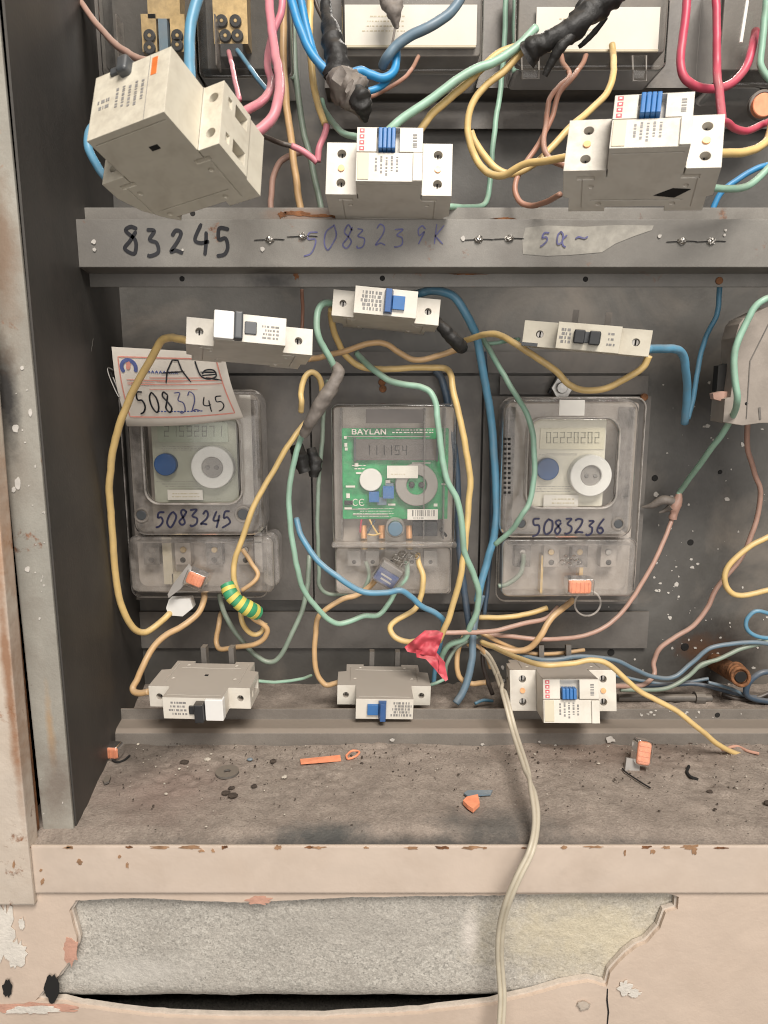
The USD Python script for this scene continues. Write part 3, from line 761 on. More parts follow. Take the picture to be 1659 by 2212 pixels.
        obj('brand_print', cat_(*[box(X(.042) + .0008, X(.042) + .0022, y - .0003, y, z0 + .0007, z0 + .0018) for z0 in np.linspace(w * .07, a * .8, 4)]), M['label'], t, world=False)
        obj('cream_sticker', rbox(X(.02), X(.19), -a * .94, w * .02, y + .0005, y - .0004, .0004, .0002), M['sticker'], t, world=False)
        obj('printed_text', marks(X(.26), X(.66), -a * .85, -w * .03, y, 5, 41, vert=True, h=.4), M['print'], t, world=False)
        obj('printed_text', marks(X(.84), X(.92), w * .06, a * .85, y, 1, 43, vert=True, h=.8), M['print'], t, world=False)
        obj('side_clip', box(X(.86), X(1.0), y - .0012, y + .003, -a * .99, w * .02), M[m], t, world=False)
    elif style == 'big':
        obj('brand_print', box(X(.77), X(.84), y - .0001, y + .0002, w * .16, a * .86), M['orangeprint'], t, world=False, label='orange upright stripe')
        obj('lever', cat_(rbox(X(.36), X(.50), a * .62, a * 1.12, y + .006, y - .005, .002, .002), rbox(X(.22), X(.42), a * .8, a * 1.02, y + .012, y - .0015, .001, .0008)), M['darkgrey'], t, world=False)
        obj('printed_text', marks(X(.3), X(.72), -a * .5, a * .35, y, 5, 51, vert=True, h=.4), M['print'], t, world=False)
        obj('printed_text', marks(X(.08), X(.24), -a * .2, a * .2, y, 2, 52), M['print'], t, world=False)
        obj('front_seam', box(X(.74), X(.745), y - .0001, y + .0002, -a, a), M['print'], t, world=False)
        obj('side_hole', box(X(.55), X(.66), -.012, -.009, -a - .0002, -a + .001), M['hole'], t, world=False)
        for z0 in (-.3, .05, .4):
            obj('end_slot', box(-h - .0003, -h + .001, .010, .030, a * z0, a * (z0 + .2)), M['hole'], t, world=False)
    if style in ('r2m', 'r2l', 'r2r', 'r3l', 'r3m', 'down'):
        for x in (-.010, .014):
            obj('rail_clip', box(x - .0022, x + .0022, bk - .001, bk + .006, a * .2, a + .013), M['plate'], t, world=False)
    if style == 'r3l':
        obj('rivet', box(-.0015, .0015, .019, .0215, a - .0004, a + .0002), M['hole'], t, world=False)
    if style == 'up' and label.startswith('tilted'):
        obj('side_hole', slab_z([(.010, .022), (.022, .024), (.030, .017), (.020, .016)], -a), M['hole'], t, world=False)
    return t


def slab_z(pts, z):
    e = trimesh.creation.extrude_polygon(Polygon(pts), .0006, engine='earcut'); e.apply_translation([0, 0, z - .0003]); return e


breaker('white breaker with blue toggle, just below the cross rail over the opened meter', (.0017, -.1007, .0588), (1.3, -5.4, 5.1), .0190, -.0240, .0222, .082, .0195, style='r2m')
breaker('white breaker with bright end cap and dark grey toggle over the paper tag', (-.0899, -.1675, .0328), (14.9, -11.7, 1.5), .0186, -.0240, .0214, .084, .018, style='r2l')
breaker('slim white breaker with two black toggles in a dark window, over the right meter', (.1402, -.1534, .0326), (-15.5, 2.9, 5.3), .0150, -.0189, .0226, .086, .0175, style='r2r', m='breaker2')
breaker('dust topped breaker with black toggle low at the left, on the lower rail', (-.1469, -.1322, -.2442), (-3.5, 3.2, -.4), .0175, -.0231, .0238, .082, .018, style='r3l')
breaker('dust topped breaker with dark blue toggle, in the middle of the lower rail', (0, -.0791, -.2673), (2.3, .4, 1.8), .0260, -.0247, .0236, .082, .018, style='r3m')
breaker('white two pole residual current breaker with blue toggle, at the right of the lower rail', (.1486, -.1088, -.2491), (-4.0, -11.8, -.9), .036, -.0215, .0213, .0868, .0339, poles=2, style='down')
breaker('white two pole residual current breaker hanging straight in the middle above the cross rail', (.0034, -.1475, .1439), (-1.9, -13.1, 1.7), .0176, -.0209, .0221, .085, .036, poles=2, style='up')
breaker('tilted white two pole residual current breaker at the right above the cross rail', (.1502, -.2152, .1386), (-17.8, -22.9, 10.6), .0168, -.0182, .0241, .086, .0357, bk=.036, poles=2, style='up')
breaker('large white breaker twisted sideways with an orange stripe, above the number 83245', (-.1234, -.2332, .1377), (-22.6, -25.9, .3), .0273, -.0118-.012, .0263, .0794, .0417, bk=.042, m='breaker2', poles=2, style='big')
# ------------------------------------------------------------------ electricity meters
SEG = {'0': 'abcdef', '1': 'bc', '2': 'abged', '3': 'abgcd', '4': 'fgbc', '5': 'afgcd', '6': 'afgedc', '7': 'abc', '8': 'abcdefg', '9': 'abcdfg'}


def seg7(text, X, Y, w, h, adv, y, t=1.6):
    """Display digits from X, Y (top left), in survey units on the plane y."""
    out = []
    for i, ch in enumerate(text):
        x = X + i * adv; m = Y + h / 2
        S = dict(a=(x, Y, x + w, Y), g=(x, m, x + w, m), d=(x, Y + h, x + w, Y + h), f=(x, Y, x, m), b=(x + w, Y, x + w, m), e=(x, m, x, Y + h), c=(x + w, m, x + w, Y + h))
        for k in SEG.get(ch, ''):
            x0, y0, x1, y1 = S[k]
            p, q = AT(x0 - t / 2, y0 - t / 2, y), AT(x1 + t / 2, y1 + t / 2, y)
            out.append(box(p[0], q[0], y - .00025, y - .0001, q[2], p[2]))
    return trimesh.util.concatenate(out)


def pbox(X0, X1, Y0, Y1, y0, y1):
    """A box whose front (at y0) is surveyed."""
    xm, ym = (X0 + X1) / 2, (Y0 + Y1) / 2
    return box(AT(X0, ym, y0)[0], AT(X1, ym, y0)[0], y0, y1, AT(xm, Y1, y0)[2], AT(xm, Y0, y0)[2])


def pmarks(X0, X1, Y0, Y1, y, rows, seed, vert=False, h=.5):
    p, q = AT(X0, Y1, y), AT(X1, Y0, y)
    return marks(p[0], q[0], p[2], q[2], y, rows, seed, vert, h)


def lettering(s, X, Y, hpx, wpx, y):
    m = meshkit.text_mesh(s, 1.0, .05, bold=True)
    b = m.bounds; v = m.vertices.copy()
    u = AT(X + 1, Y, y)[0] - AT(X, Y, y)[0]
    sx = wpx * u / (b[1, 0] - b[0, 0]); p = AT(X, Y, y)
    m.vertices = np.column_stack([p[0] + (v[:, 0] - b[0, 0]) * sx, y - .0001 - v[:, 2] * .003, p[2] + v[:, 1] * hpx * u])
    m.fix_normals()
    return m


def base_at(X, Y, y):
    return tuple(AT(X, Y, y))


YB, YS, YWN, YFC = -.030, -.058, -.064, -.050


def meter(label, O, Wn, split, face, lcd, fm, lm, digits, disc_, ring_, stick, screws, number, nseed, tcov, lcdink='print'):
    t = thing('electricity_meter', label, 'electricity meter', base_at((O[0] + O[1]) / 2, O[3], -.014))
    X0, X1, Y0, Y1 = O
    obj('base', rpx(X0 + 6, X1 - 6, Y0 + 6, Y1 - 10, YB, -.0135, .004, .0015), M['meterbase'], t, smooth=40)
    ca, cb = AT(X0, split, YS), AT(X1, Y0, YS); xm_ = (X0 + X1) / 2
    ex = (AT(X0, (Y0 + split) / 2, YS)[0] + .004, AT(X1, (Y0 + split) / 2, YS)[0] - .004, AT(xm_, split, YS)[2] + .004, AT(xm_, Y0, YS)[2] - .004)
    wx = (AT(Wn[0], (Wn[2] + Wn[3]) / 2, YWN)[0] + .0008, AT(Wn[1], (Wn[2] + Wn[3]) / 2, YWN)[0] - .0008, AT((Wn[0] + Wn[1]) / 2, Wn[3], YWN)[2] + .0008, AT((Wn[0] + Wn[1]) / 2, Wn[2], YWN)[2] - .0008)
    front = Polygon(ring_pts(*ex, .007, 5)).difference(Polygon(ring_pts(*wx, .012, 5)))
    obj('cover', cat_(rpx(X0, X1, Y0, split, YS, YB + .001, .011, .004, back=False, front=False), slab(front, YS, YS + .0003)), M['cleardusty'], t)
    obj('cover_flange', rpx(X0 - 8, X1 + 8, Y0 - 4, Y1 + 3, -.034, -.028, .009, .001, back=False, front=False), M['cleardusty'], t, smooth=50)
    obj('window', rpx(*Wn, YWN, YS - .0002, .013, .003, back=False), M['window'], t, smooth=50)
    def rim(X0_, X1_, Y0_, Y1_, y_, r_, rad):
        p_ = ring_pts(AT(X0_, (Y0_ + Y1_) / 2, y_)[0], AT(X1_, (Y0_ + Y1_) / 2, y_)[0], AT((X0_ + X1_) / 2, Y1_, y_)[2], AT((X0_ + X1_) / 2, Y0_, y_)[2], r_, 5)
        q_ = np.column_stack([p_[:, 0], np.full(len(p_), y_), p_[:, 1]])
        return tube(np.vstack([q_, q_[:2]]), rad, 7, caps=False)

    obj('cover_rim', rim(X0 - 7, X1 + 7, Y0 - 3, Y1 + 2, -.033, .009, .0007), M['clearedge'], t, smooth=True)
    obj('window_rim', rim(Wn[0] + 1, Wn[1] - 1, Wn[2] + 1, Wn[3] - 1, YWN + .001, .012, .0008), M['clearedge'], t, smooth=True)
    # inner frame of ribs seen through the cover
    for a, b in ((X0 + 10, X0 + 13), (X0 + 24, X0 + 26), (X1 - 14, X1 - 11), (X1 - 27, X1 - 25)):
        obj('cover_rib', pbox(a, b, Y0 + 18, split - 12, YS + .004, YB), M['cleardusty'], t)
    fp = obj('face_plate', rpx(*face, YFC, YFC + .002, .002, .0004), M[fm], t)
    ld = obj('display', pbox(*lcd, YFC - .0012, YFC), M[lm], t)
    n = len(digits); lw = lcd[1] - lcd[0]; adv = lw * .86 / n
    obj('display_digits', seg7(digits, lcd[0] + lw * .1, lcd[2] + (lcd[3] - lcd[2]) * .2, adv * .55, (lcd[3] - lcd[2]) * .5, adv, YFC - .0013, 1.5), M[lcdink], ld)
    obj('button', disc(disc_[0], disc_[1], YFC - .007, disc_[2], .006), M['blueplastic'], t, smooth=40)
    rg = obj('optical_port', disc(ring_[0], ring_[1], YFC - .0105, ring_[2], .010, 40, ring_[3]), M['portring'], t, smooth=40)
    obj('port_disc', disc(ring_[0], ring_[1], YFC - .0075, ring_[3] + .5, .007), M['portgrey'], rg, smooth=40)
    for s in (-1, 1):
        obj('port_led', disc(ring_[0] + s * ring_[3] * .42, ring_[1], YFC - .0082, ring_[3] * .22, .0008, 14), M['print'], rg)
    sk = obj('sticker', pbox(*stick, YFC - .004, YFC - .0037), M['label'], t)
    obj('sticker_print', pmarks(stick[0] + 8, stick[1] - 8, stick[2] + 5, stick[3] - 4, YFC - .0041, 2, nseed, h=.35), M['sticker'], sk)
    obj('face_print', pmarks(face[0] + 14, face[1] - 60, lcd[3] + 8, disc_[1] - 30, YFC - .0001, 3, nseed + 1, h=.3), M['portgrey'], fp)
    obj('face_print', pmarks(face[0] + 4, face[1] - 70, disc_[1] + 34, stick[2] - 5, YFC - .0001, 3, nseed + 2, h=.25), M['portgrey'], fp)
    for X, Y, r in screws:
        o = obj('cover_screw', disc(X, Y, YS - .0015, r, .0012, 24, r * .72), M['cleardusty'], t, smooth=40)
        obj('screw_head', disc(X, Y, YS - .0003, r * .66, .0006, 20), M['darkgrey'], o)
    write(t, 'marker_number', number[0], *number[1:5], YS - .0004, .0017, M['navy'], slant=.12, wob=nseed, jit=.03, slope=-.02, label='navy marker number ' + number[0])
    tc = obj('terminal_cover', rpx(X0, tcov[1] if tcov[1] > X1 else X1, split + 1, tcov[2], -.0545, YB, .007, .003, back=False), M['cleardusty'], t, smooth=50)
    obj('cover_rib', pbox(tcov[0] + 8, tcov[1] - 8, split + 12, split + 15, -.050, YB), M['cleardusty'], tc)
    for k, f in enumerate((.14, .36, .58, .80)):
        X = tcov[0] + (tcov[1] - tcov[0]) * f
        tm = obj('terminal', pbox(X - 17, X + 17, split + 12, split + 62, -.041, YB), M['meterbase' if k % 2 else 'plate'], t)
        obj('terminal_screw', disc(X, split + 30, -.0425, 7, .0015, 16), M['brass' if k in (1, 2) else 'screw'], tm)
        obj('terminal_hole', disc(X, split + 52, -.0412, 7, .0003, 16), M['hole'], tm)
    return t


mA = meter('clear cased electricity meter under the paper tag, number 5083245 in marker', (278, 566, 846, 1288), (308, 521, 893, 1090), 1158, (330, 513, 903, 1086), (340, 492, 912, 955), 'facegreen', 'lcd',
           '21592871', (356, 1004, 24), (458, 1010, 46, 23), (362, 438, 1058, 1080), ((305, 1113, 17), (525, 1111, 19)), ('5083245', 336, 1137, 33, 24), 11, (284, 592, 1282))
obj('side_label', pbox(521, 545, 853, 1090, -.0565, -.056), M['white'], mA)
obj('cover_lug', rpx(568, 604, 1150, 1268, -.046, YB, .012, .002, back=False), M['cleardusty'], mA, smooth=50)
obj('inner_post', pbox(550, 566, 1150, 1236, -.050, -.03), M['portgrey'], mA)
obj('inner_wall', cat_(pbox(352, 372, 1160, 1262, -.040, -.03), pbox(372, 446, 1240, 1262, -.040, -.03)), M['sticker'], mA, label='yellowed plastic wall inside the terminal cover')
mB = meter('clear cased electricity meter with cream face at the right, number 5083236 in marker', (1084, 1375, 862, 1296), (1138, 1337, 902, 1099), 1163, (1149, 1306, 905, 1094), (1167, 1306, 925, 970), 'face', 'lcdcream',
           '02220202', (1184, 1014, 24), (1277, 1028, 45, 22.5), (1174, 1249, 1069, 1095), ((1336, 1132, 15), (1126, 1131, 15)), ('5083236', 1149, 1154, 32, 23), 23, (1090, 1371, 1290), lcdink='sticker_dim')
obj('top_label', pbox(1208, 1263, 864, 898, -.0585, -.0583), M['label'], mB)
for k in range(12):
    obj('vent_slot', pbox(1088, 1094, 946 + k * 10.5, 951 + k * 10.5, -.0584, -.058), M['hole'], mB)
    obj('vent_slot', pbox(1097, 1103, 946 + k * 10.5, 951 + k * 10.5, -.0584, -.058), M['hole'], mB)
obj('inner_wall', cat_(pbox(1246, 1266, 1172, 1200, -.040, -.03), pbox(1252, 1260, 1200, 1250, -.040, -.03), pbox(1168, 1173, 1200, 1282, -.040, -.03)), M['yellow'], mB, label='yellow wire ends inside the terminal cover')
for i, (X, Y) in enumerate(((1222, 1205), (1234, 1212), (1228, 1220), (1240, 1205), (1214, 1215), (1248, 1214))):
    obj('seal_wire', tube(spline([AT(X - 7, Y, -.053), AT(X, Y - 6, -.055), AT(X + 6, Y, -.053), AT(X, Y + 5, -.055)], 5), .0005, 6), M['screw'], mB)

# the opened middle meter with its bare circuit board
t = thing('electricity_meter', 'opened electricity meter showing a bare green circuit board, in the middle', 'electricity meter', base_at(850, 1290, -.014))
obj('base', rpx(722, 978, 878, 1284, YB, -.0145, .004, .0015), M['meterbase'], t, smooth=40)
obj('cover', rpx(716, 986, 872, 1180, -.052, YB + .001, .006, .003, back=False), M['clear'], t, smooth=50)
obj('cover_rim', rpx(716, 987, 1172, 1184, -.055, -.048, .002, .001), M['cleardusty'], t, smooth=50)
obj('terminal_cover', rpx(724, 974, 1182, 1284, -.046, YB, .005, .002, back=False), M['cleardusty'], t, smooth=50)
obj('dark_label', pbox(790, 914, 884, 914, -.0526, -.0523), M['lcddark'], t, label='dark smudged strip along the top')
for a in (736, 915, 958):
    obj('cover_rib', pbox(a, a + 3, 882, 1165, -.050, YB), M['cleardusty'], t)
pc = obj('circuit_board', rpx(740, 968, 925, 1121, -.042, -.0404, .0008, .0002), M['pcb'], t)
YP = -.0421
obj('brand_lettering', lettering('BAYLAN', 760, 938, 11, 74, -.0452), M['label'], t)
obj('fine_lettering', pmarks(838, 936, 926, 937, -.0452, 2, 61, h=.45), M['label'], t)
obj('lettering_line', pbox(750, 928, 942, 944, -.0455, -.0452), M['portgrey'], t)
ld = obj('display', pbox(769, 942, 949, 994, -.046, -.0422), M['lcddark'], pc)
obj('display_digits', seg7('111154', 790, 963, 8, 19, 16, -.0461, 1.9), M['hole'], ld)
obj('display_rim', cat_(pbox(764, 769, 946, 997, -.0465, -.0422), pbox(942, 947, 946, 997, -.0465, -.0422)), M['darkgrey'], ld)
obj('button', disc(801, 1037, -.047, 24.5, .005), M['white'], pc, smooth=40)
rg = obj('optical_port', disc(900, 1048, -.049, 46, .0068, 40, 22), M['portgrey'], pc, smooth=40)
obj('port_well', disc(900, 1048, -.0455, 22, .0034), M['pcb'], rg)
for s in (-1, 1):
    obj('port_led', disc(900 + s * 10.5, 1048, -.0482, 6.5, .004, 16), M['blackplastic'], rg)
obj('sticker', pbox(836, 903, 1006, 1033, -.0503, -.0500), M['label'], t)
obj('sticker_print', pmarks(843, 876, 1022, 1027, -.0504, 1, 71, h=.4), M['sticker'], t)
bc = obj('barcode_label', pbox(880, 946, 1100, 1123, -.0508, -.0505), M['label'], t)
bars = []
r_ = np.random.default_rng(5); x = 890.0
while x < 938:
    w = float(r_.choice([1.2, 2.2, 3.2])); bars.append(pbox(x, x + w, 1102, 1115, -.0510, -.0508)); x += w + float(r_.choice([1.3, 2.5, 3.5]))
obj('barcode', trimesh.util.concatenate(bars), M['print'], bc)
obj('printed_text', pmarks(886, 916, 1117, 1121, -.0509, 1, 72), M['print'], bc)
for X, Y, w, h, m, dp in ((808, 1074, 11, 11, 'toggleblue', .006), (839, 1064, 12, 13, 'toggleblue', .007), (825, 1083, 10, 8, 'steel', .004), (842, 1050, 8, 6, 'steel', .004), (753, 1086, 9, 4, 'blackplastic', .003), (770, 1004, 4, 4, 'label', .001), (746, 945, 3, 3, 'label', .001), (747, 961, 3, 4, 'label', .001), (748, 970, 3, 3, 'label', .001),
                          (757, 1051, 10, 2, 'label', .0006), (752, 1071, 4, 5, 'label', .0006), (846, 1090, 8, 2, 'label', .0006), (941, 1091, 4, 3, 'label', .0006), (838, 1043, 5, 6, 'screw', .003), (752, 1098, 8, 2, 'label', .0006), (910, 1000, 20, 1.2, 'label', .0006),
                          (958, 1046, 4, 2, 'label', .0006), (775, 1022, 6, 2, 'label', .0006), (770, 1100, 26, 1.0, 'portgrey', .0004), (800, 1112, 38, 1.0, 'portgrey', .0004)):
    obj('board_component', pbox(X - w, X + w, Y - h, Y + h, YP - dp, YP), M[m], pc)
obj('board_print', pmarks(762, 850, 1096, 1118, YP - .0001, 4, 81, h=.25), M['label'], pc)
obj('board_print', pmarks(758, 790, 1002, 1016, YP - .0001, 2, 82, h=.3), M['label'], pc)
obj('ce_mark', cat_(*[ribbon([AT(X + 6 * math.cos(a), 1085 - 7 * math.sin(a), YP) for a in np.linspace(.7, 5.6, 12)], .0007) for X in (768, 782)], ribbon([AT(777, 1085, YP), AT(784, 1085, YP)], .0007)), M['label'], pc)
obj('knob', disc(854, 1143, -.0585, 16, .012), M['steel'], t, smooth=40)
obj('knob_collar', disc(854, 1140, -.0565, 22, .004, 30, 15), M['cleardusty'], t, smooth=40)
for X, m in ((785, 'copper'), (824, 'copper'), (883, 'copper')):
    obj('terminal_post', cyl(AT(X, 1135, -.04), AT(X + 1, 1163, -.042), .0028, 14), M[m], t)
    obj('terminal_post', cyl(AT(X + 1, 1166, -.036), AT(X + 2, 1186, -.036), .0032, 14), M['brass'], t)
for P, m in ((((778, 1150), (779, 1136), (781, 1122)), 'crimson'), (((798, 1122), (806, 1138), (816, 1154)), 'yellow'), (((810, 1124), (800, 1140), (794, 1152)), 'navywire'), (((794, 1154), (808, 1156), (822, 1152)), 'yellow')):
    obj('jumper_wire', tube(px_path(P, 46, 4), .0009, 7), M[m], t, smooth=True)
obj('relay', pbox(892, 945, 1128, 1158, -.040, -.03), M['blackplastic'], t)
obj('spring_clip', tube(spline([AT(955, 1140, -.047), AT(952, 1146, -.048), AT(960, 1152, -.048), AT(964, 1158, -.047)], 5), .0012, 7), M['hole'], t)
for X in (765, 805, 845, 890, 930):
    tm = obj('terminal', pbox(X - 14, X + 14, 1190, 1222, -.041, YB), M['portgrey'], t)
    obj('terminal_hole', disc(X, 1214, -.0412, 5.5, .0003, 14), M['hole'], tm)
for X, Y in ((855, 1205), (868, 1198), (884, 1200), (898, 1202), (875, 1214), (862, 1218)):
    obj('seal_wire', tube(spline([AT(X - 8, Y, -.048), AT(X - 1, Y - 6, -.050), AT(X + 7, Y - 2, -.048), AT(X + 2, Y + 6, -.050), AT(X - 5, Y + 3, -.048)], 5), .00055, 6), M['screw'], t)

# upper row of meters, cut by the frame
def upper(label, O, L, seed, tabs=(), edge='yellow'):
    t = thing('electricity_meter', label, 'electricity meter', base_at((O[0] + O[1]) / 2, O[3], -.03))
    obj('base', rpx(O[0] + 6, O[1] - 6, O[2], O[3] - 36, -.050, -.0285, .003, .001), M['plate'], t)
    if L:
        lb = obj('face_label', pbox(*L, -.0545, -.0525), M['label'], t)
        obj('face_print', pmarks(L[0] + 30, L[0] + 130, L[2] + 20, L[3] - 25, -.0546, 4, seed, h=.25), M['sticker'], lb)
        obj('label_edge', pbox(L[0] + 4, L[1] - 2, L[3], L[3] + 5, -.0550, -.0525), M['sticker'], lb)
    obj('cover', rpx(O[0], O[1], O[2], O[3], -.066, -.0285, .006, .003, back=False), M['window'], t, smooth=50)
    for X0, X1, Y0, Y1 in tabs:
        obj('cover_tab', tube([AT(X0, Y0, -.060), AT(X0 + 2, Y1, -.058), AT(X1, Y1, -.058), AT(X1, Y0, -.060)], .0007, 6), M['portgrey'], t)
        obj('cover_tab', pbox(X0, X1, Y0, Y1, -.0575, -.0568), M['window'], t)
    return t


u1 = upper('white labelled meter behind clear plastic, top centre beside the black taped wire', (736, 1046, -80, 158), (745, 1030, 10, 97), 91)
u2 = upper('white labelled meter behind clear plastic, top right under the black taped cable', (1114, 1448, -80, 150), (1158, 1424, 15, 106), 92, ((1126, 1164, 110, 170), (1366, 1396, 120, 175)))
u3 = upper('clear covered meter cut by the right edge of the photo at the top', (1556, 1760, -80, 188), None, 93)
obj('inner_strip', tube([AT(1614, 2, -.067), AT(1600, 92, -.067)], .0013, 6), M['label'], u3)
t = thing('electricity_meter', 'dark meter terminal under clear cover with two brass blocks, at top left', 'electricity meter', base_at(420, 175, -.03))
obj('base', rpx(222, 622, -80, 150, -.034, -.0225, .003, .001), M['side'], t)
for X0, X1, sc in ((306, 400, ((322, 76), (322, 102), (382, 76), (382, 96))), (460, 534, ((478, 44), (508, 44), (486, 76), (512, 76)))):
    br = obj('brass_block', cat_(pbox(X0 + 12, X1 - 12, -30, 40, -.050, -.0342), pbox(X0, X0 + 32, 30, 112, -.050, -.0342), pbox(X1 - 32, X1, 30, 112, -.0502, -.0342)) if X0 < 400 else pbox(X0, X1, -30, 95, -.050, -.0342), M['brass'], t)
    for X, Y in sc:
        s = obj('terminal_screw', disc(X, Y, -.0525, 13, .0025, 18), M['blackplastic'], br)
        obj('screw_slot', disc(X, Y, -.0529, 4.5, .0004, 10), M['brass'], s)
    if X0 > 400:
        obj('entry_shroud', pbox(476, 524, 94, 122, -.054, -.0342), M['blackplastic'], br)
    else:
        obj('steel_bar', pbox(343, 362, 40, 120, -.052, -.0342), M['steel'], br)
for X0, X1 in ((212, 420), (424, 632)):
    obj('cover', rpx(X0, X1, -80, 168, -.066, -.0225, .005, .002, back=False), M['window'], t, smooth=50)
    obj('cover_rib', pbox(X0 + 40, X0 + 43, 30, 140, -.064, -.05), M['cleardusty'], t)

# the dusty breaker seen from its flank at the right edge
t = thing('circuit_breaker', 'dusty grey breaker seen from its flank, cut by the right edge', 'circuit breaker', base_at(1640, 915, -.09))
pg = lambda pts, y: Polygon([(AT(a, b, y)[0], AT(a, b, y)[2]) for a, b in pts])
obj('body', slab(pg([(1597, 700), (1606, 688), (1660, 662), (1790, 650), (1790, 910), (1640, 914), (1604, 919), (1562, 912), (1566, 862), (1578, 858), (1586, 800), (1588, 730)], -.10), -.10, -.078), M['greybreaker'], t)
obj('flank_seam', cat_(ribbon([AT(x, y, -.1002) for x, y in ((1612, 905), (1620, 780), (1660, 700), (1700, 690))], .0009), ribbon([AT(x, y, -.1002) for x, y in ((1640, 880), (1642, 906))], .003)), M['plate'], t)
obj('rail_clip', cat_(slab(pg([(1540, 850), (1560, 845), (1590, 848), (1590, 862), (1566, 868), (1542, 862)], -.094), -.094, -.088)), M['rose'], t)
obj('rivet', disc(1613, 872, -.1004, 4, .0005, 12), M['hole'], t)
obj('rail_foot', slab(pg([(1552, 790), (1590, 780), (1590, 846), (1548, 846)], -.088), -.088, -.08), M['hole'], t)

# ------------------------------------------------------------------ the paper tag over the left meter
TL, TR, BR_, BL = map(np.array, ((241, 749), (484, 763), (526, 902), (271, 907)))


def S(u, v):
    v0 = min(v, 1)
    q = (TL * (1 - u) + TR * u) * (1 - v0) + (BL * (1 - u) + BR_ * u) * v0
    q = q + np.array([0, 6 * math.sin(math.pi * u) * v0])
    q = q + np.array([-5 * math.sin(math.pi * v0), 0])
    y = -.092 + .010 * v0 + .005 * math.sin(3.2 * u + 1.5 * v0) - .005 * math.sin(math.pi * v0) * (.6 + .4 * u)
    if v > 1:
        k = (v - 1) / .12
        q = q + np.array([4 * k * (1 - 2 * u) , 12 * math.sin(k * 1.5) * (1.15 - u)]); y += .006 * k
    return AT(q[0], q[1], y)


t = thing('paper_tag', 'cream paper tag with red border, printed emblem and handwritten number', 'tag', S(.5, 1))
N0 = np.array([0, -1, 0.])
nu, nv = 34, 30
g0 = grid(lambda a, b: S(a, b * 1.12), nu, nv)
g1 = g0.copy(); g1.vertices = g0.vertices + np.array([0, .0003, 0]); g1.invert()
obj('sheet', cat_(g0, g1), M['paper'], t, smooth=True)


def on_tag(name, strokes, w, m, lift=.0005, label=None):
    ms = []
    for st in strokes:
        st = np.asarray(st, float)
        q = np.vstack([np.linspace(a, b, max(3, int(np.hypot(*(b - a)) * 30)))[(0 if i == 0 else 1):] for i, (a, b) in enumerate(zip(st[:-1], st[1:]))])
        ms.append(ribbon([S(*p) for p in q], w, N0, lift))
    return obj(name, cat_(*ms), M[m], t, label=label)


on_tag('red_border', [[(.05, .13), (.92, .10)], [(.92, .10), (.945, .92)], [(.945, .92), (.05, .95)], [(.05, .95), (.05, .13)]], .0010, 'paperline')
on_tag('red_line', [[(.1, .50), (.93, .47)], [(.1, .44), (.9, .42)], [(.3, .40), (.86, .38)]], .0007, 'paperline')
on_tag('printed_row', [[(.1, .475), (.34, .468)], [(.36, .45), (.60, .445)], [(.28, .56), (.7, .55)]], .0005, 'paperline')
e = [(.135 + .062 * math.cos(a), .27 + .10 * math.sin(a)) for a in np.linspace(2.4, 6.9, 18)]
on_tag('emblem', [e], .0030, 'logoblue', label='round blue emblem with a red flame')
on_tag('emblem', [[(.125, .30), (.135, .24), (.14, .19)]], .0034, 'paperline', lift=.0007)
on_tag('printed_word', [[(x, .335), (x + .012, .30), (x + .024, .335)] for x in np.arange(.26, .56, .034)], .0009, 'logoblue')
on_tag('printed_word', [[(x, .86), (x + .02, .86)] for x in np.arange(.3, .68, .028)], .0011, 'logoblue')
A_ = [[(.44, .47), (.47, .30), (.53, .14), (.58, .14), (.60, .28), (.66, .45)], [(.42, .33), (.52, .31), (.62, .30)]]
B_ = [spline([(.73, .14), (.74, .25), (.76, .36), (.82, .40), (.89, .36), (.88, .27), (.81, .27), (.77, .33)], 5), [(.76, .30), (.90, .30)], [(.77, .35), (.90, .33)], [(.8, .38), (.93, .42)]]
on_tag('handwritten_mark', A_ + B_, .0012, 'ink', lift=.0009, label='handwritten A and 6')
for i, ch in enumerate('5083245'):
    sc = .28 if i < 5 else .2
    for st in STROKES[ch]:
        q = spline(st, 5)
        pts = [(.145 + i * .112 + a * .125, .88 - b * sc - .004 * i) for a, b in q]
        used_ = obj('handwritten_number', ribbon([S(*p) for p in pts], .0013 if i < 3 else .0009, N0, .0009), M['ink' if i < 3 or i > 4 else 'blueink'], t)
obj('hang_wire', tube(px_path([(246, 800), (233, 795), (236, 812), (250, 845), (258, 858), (254, 840), (244, 815)], 84, 5), .0006, 6), M['screw'], t)
obj('hang_wire', tube(px_path([(240, 805), (250, 838), (260, 852)], 82, 5), .0009, 6), M['hole'], t)
# ------------------------------------------------------------------ wires, tape, seals and debris
U = 1 / 2650.0        # metres per survey unit at the wires' usual distance


def wire(col, r, label, pts, d=None, name=None, per=8, group=None):
    """r: half the thickness in survey units, at the depth of the wire's middle."""
    P = px_path(pts, d, per)
    e_ = np.minimum(1, np.minimum(np.arange(len(P)), np.arange(len(P))[::-1]) / 6.0)[:, None]
    P = P + e_ * .0013 * np.stack([meshkit.fbm(P * 75 + len(label) + k * 31, 3, k) - .5 for k in range(3)], -1)
    mid = P[len(P) // 2]
    k = (mid[1] + D) / (cp * FPX)
    jit = meshkit.fbm(P * 60, 2, len(P)) - .5
    rr = r * k * (1 + .06 * jit)
    names = dict(yellow='yellow_wire', tan='yellow_wire', green='green_wire', greygreen='green_wire', blue='blue_wire', bright='blue_wire', navywire='blue_wire', steel='blue_wire', pink='pink_wire', crimson='red_wire', brown='brown_wire', rose='brown_wire', dark='dark_wire')
    return obj(name or names[col], tube(P, rr, 12), M[col], None, smooth=True, label=label, cat='wire', group=group)


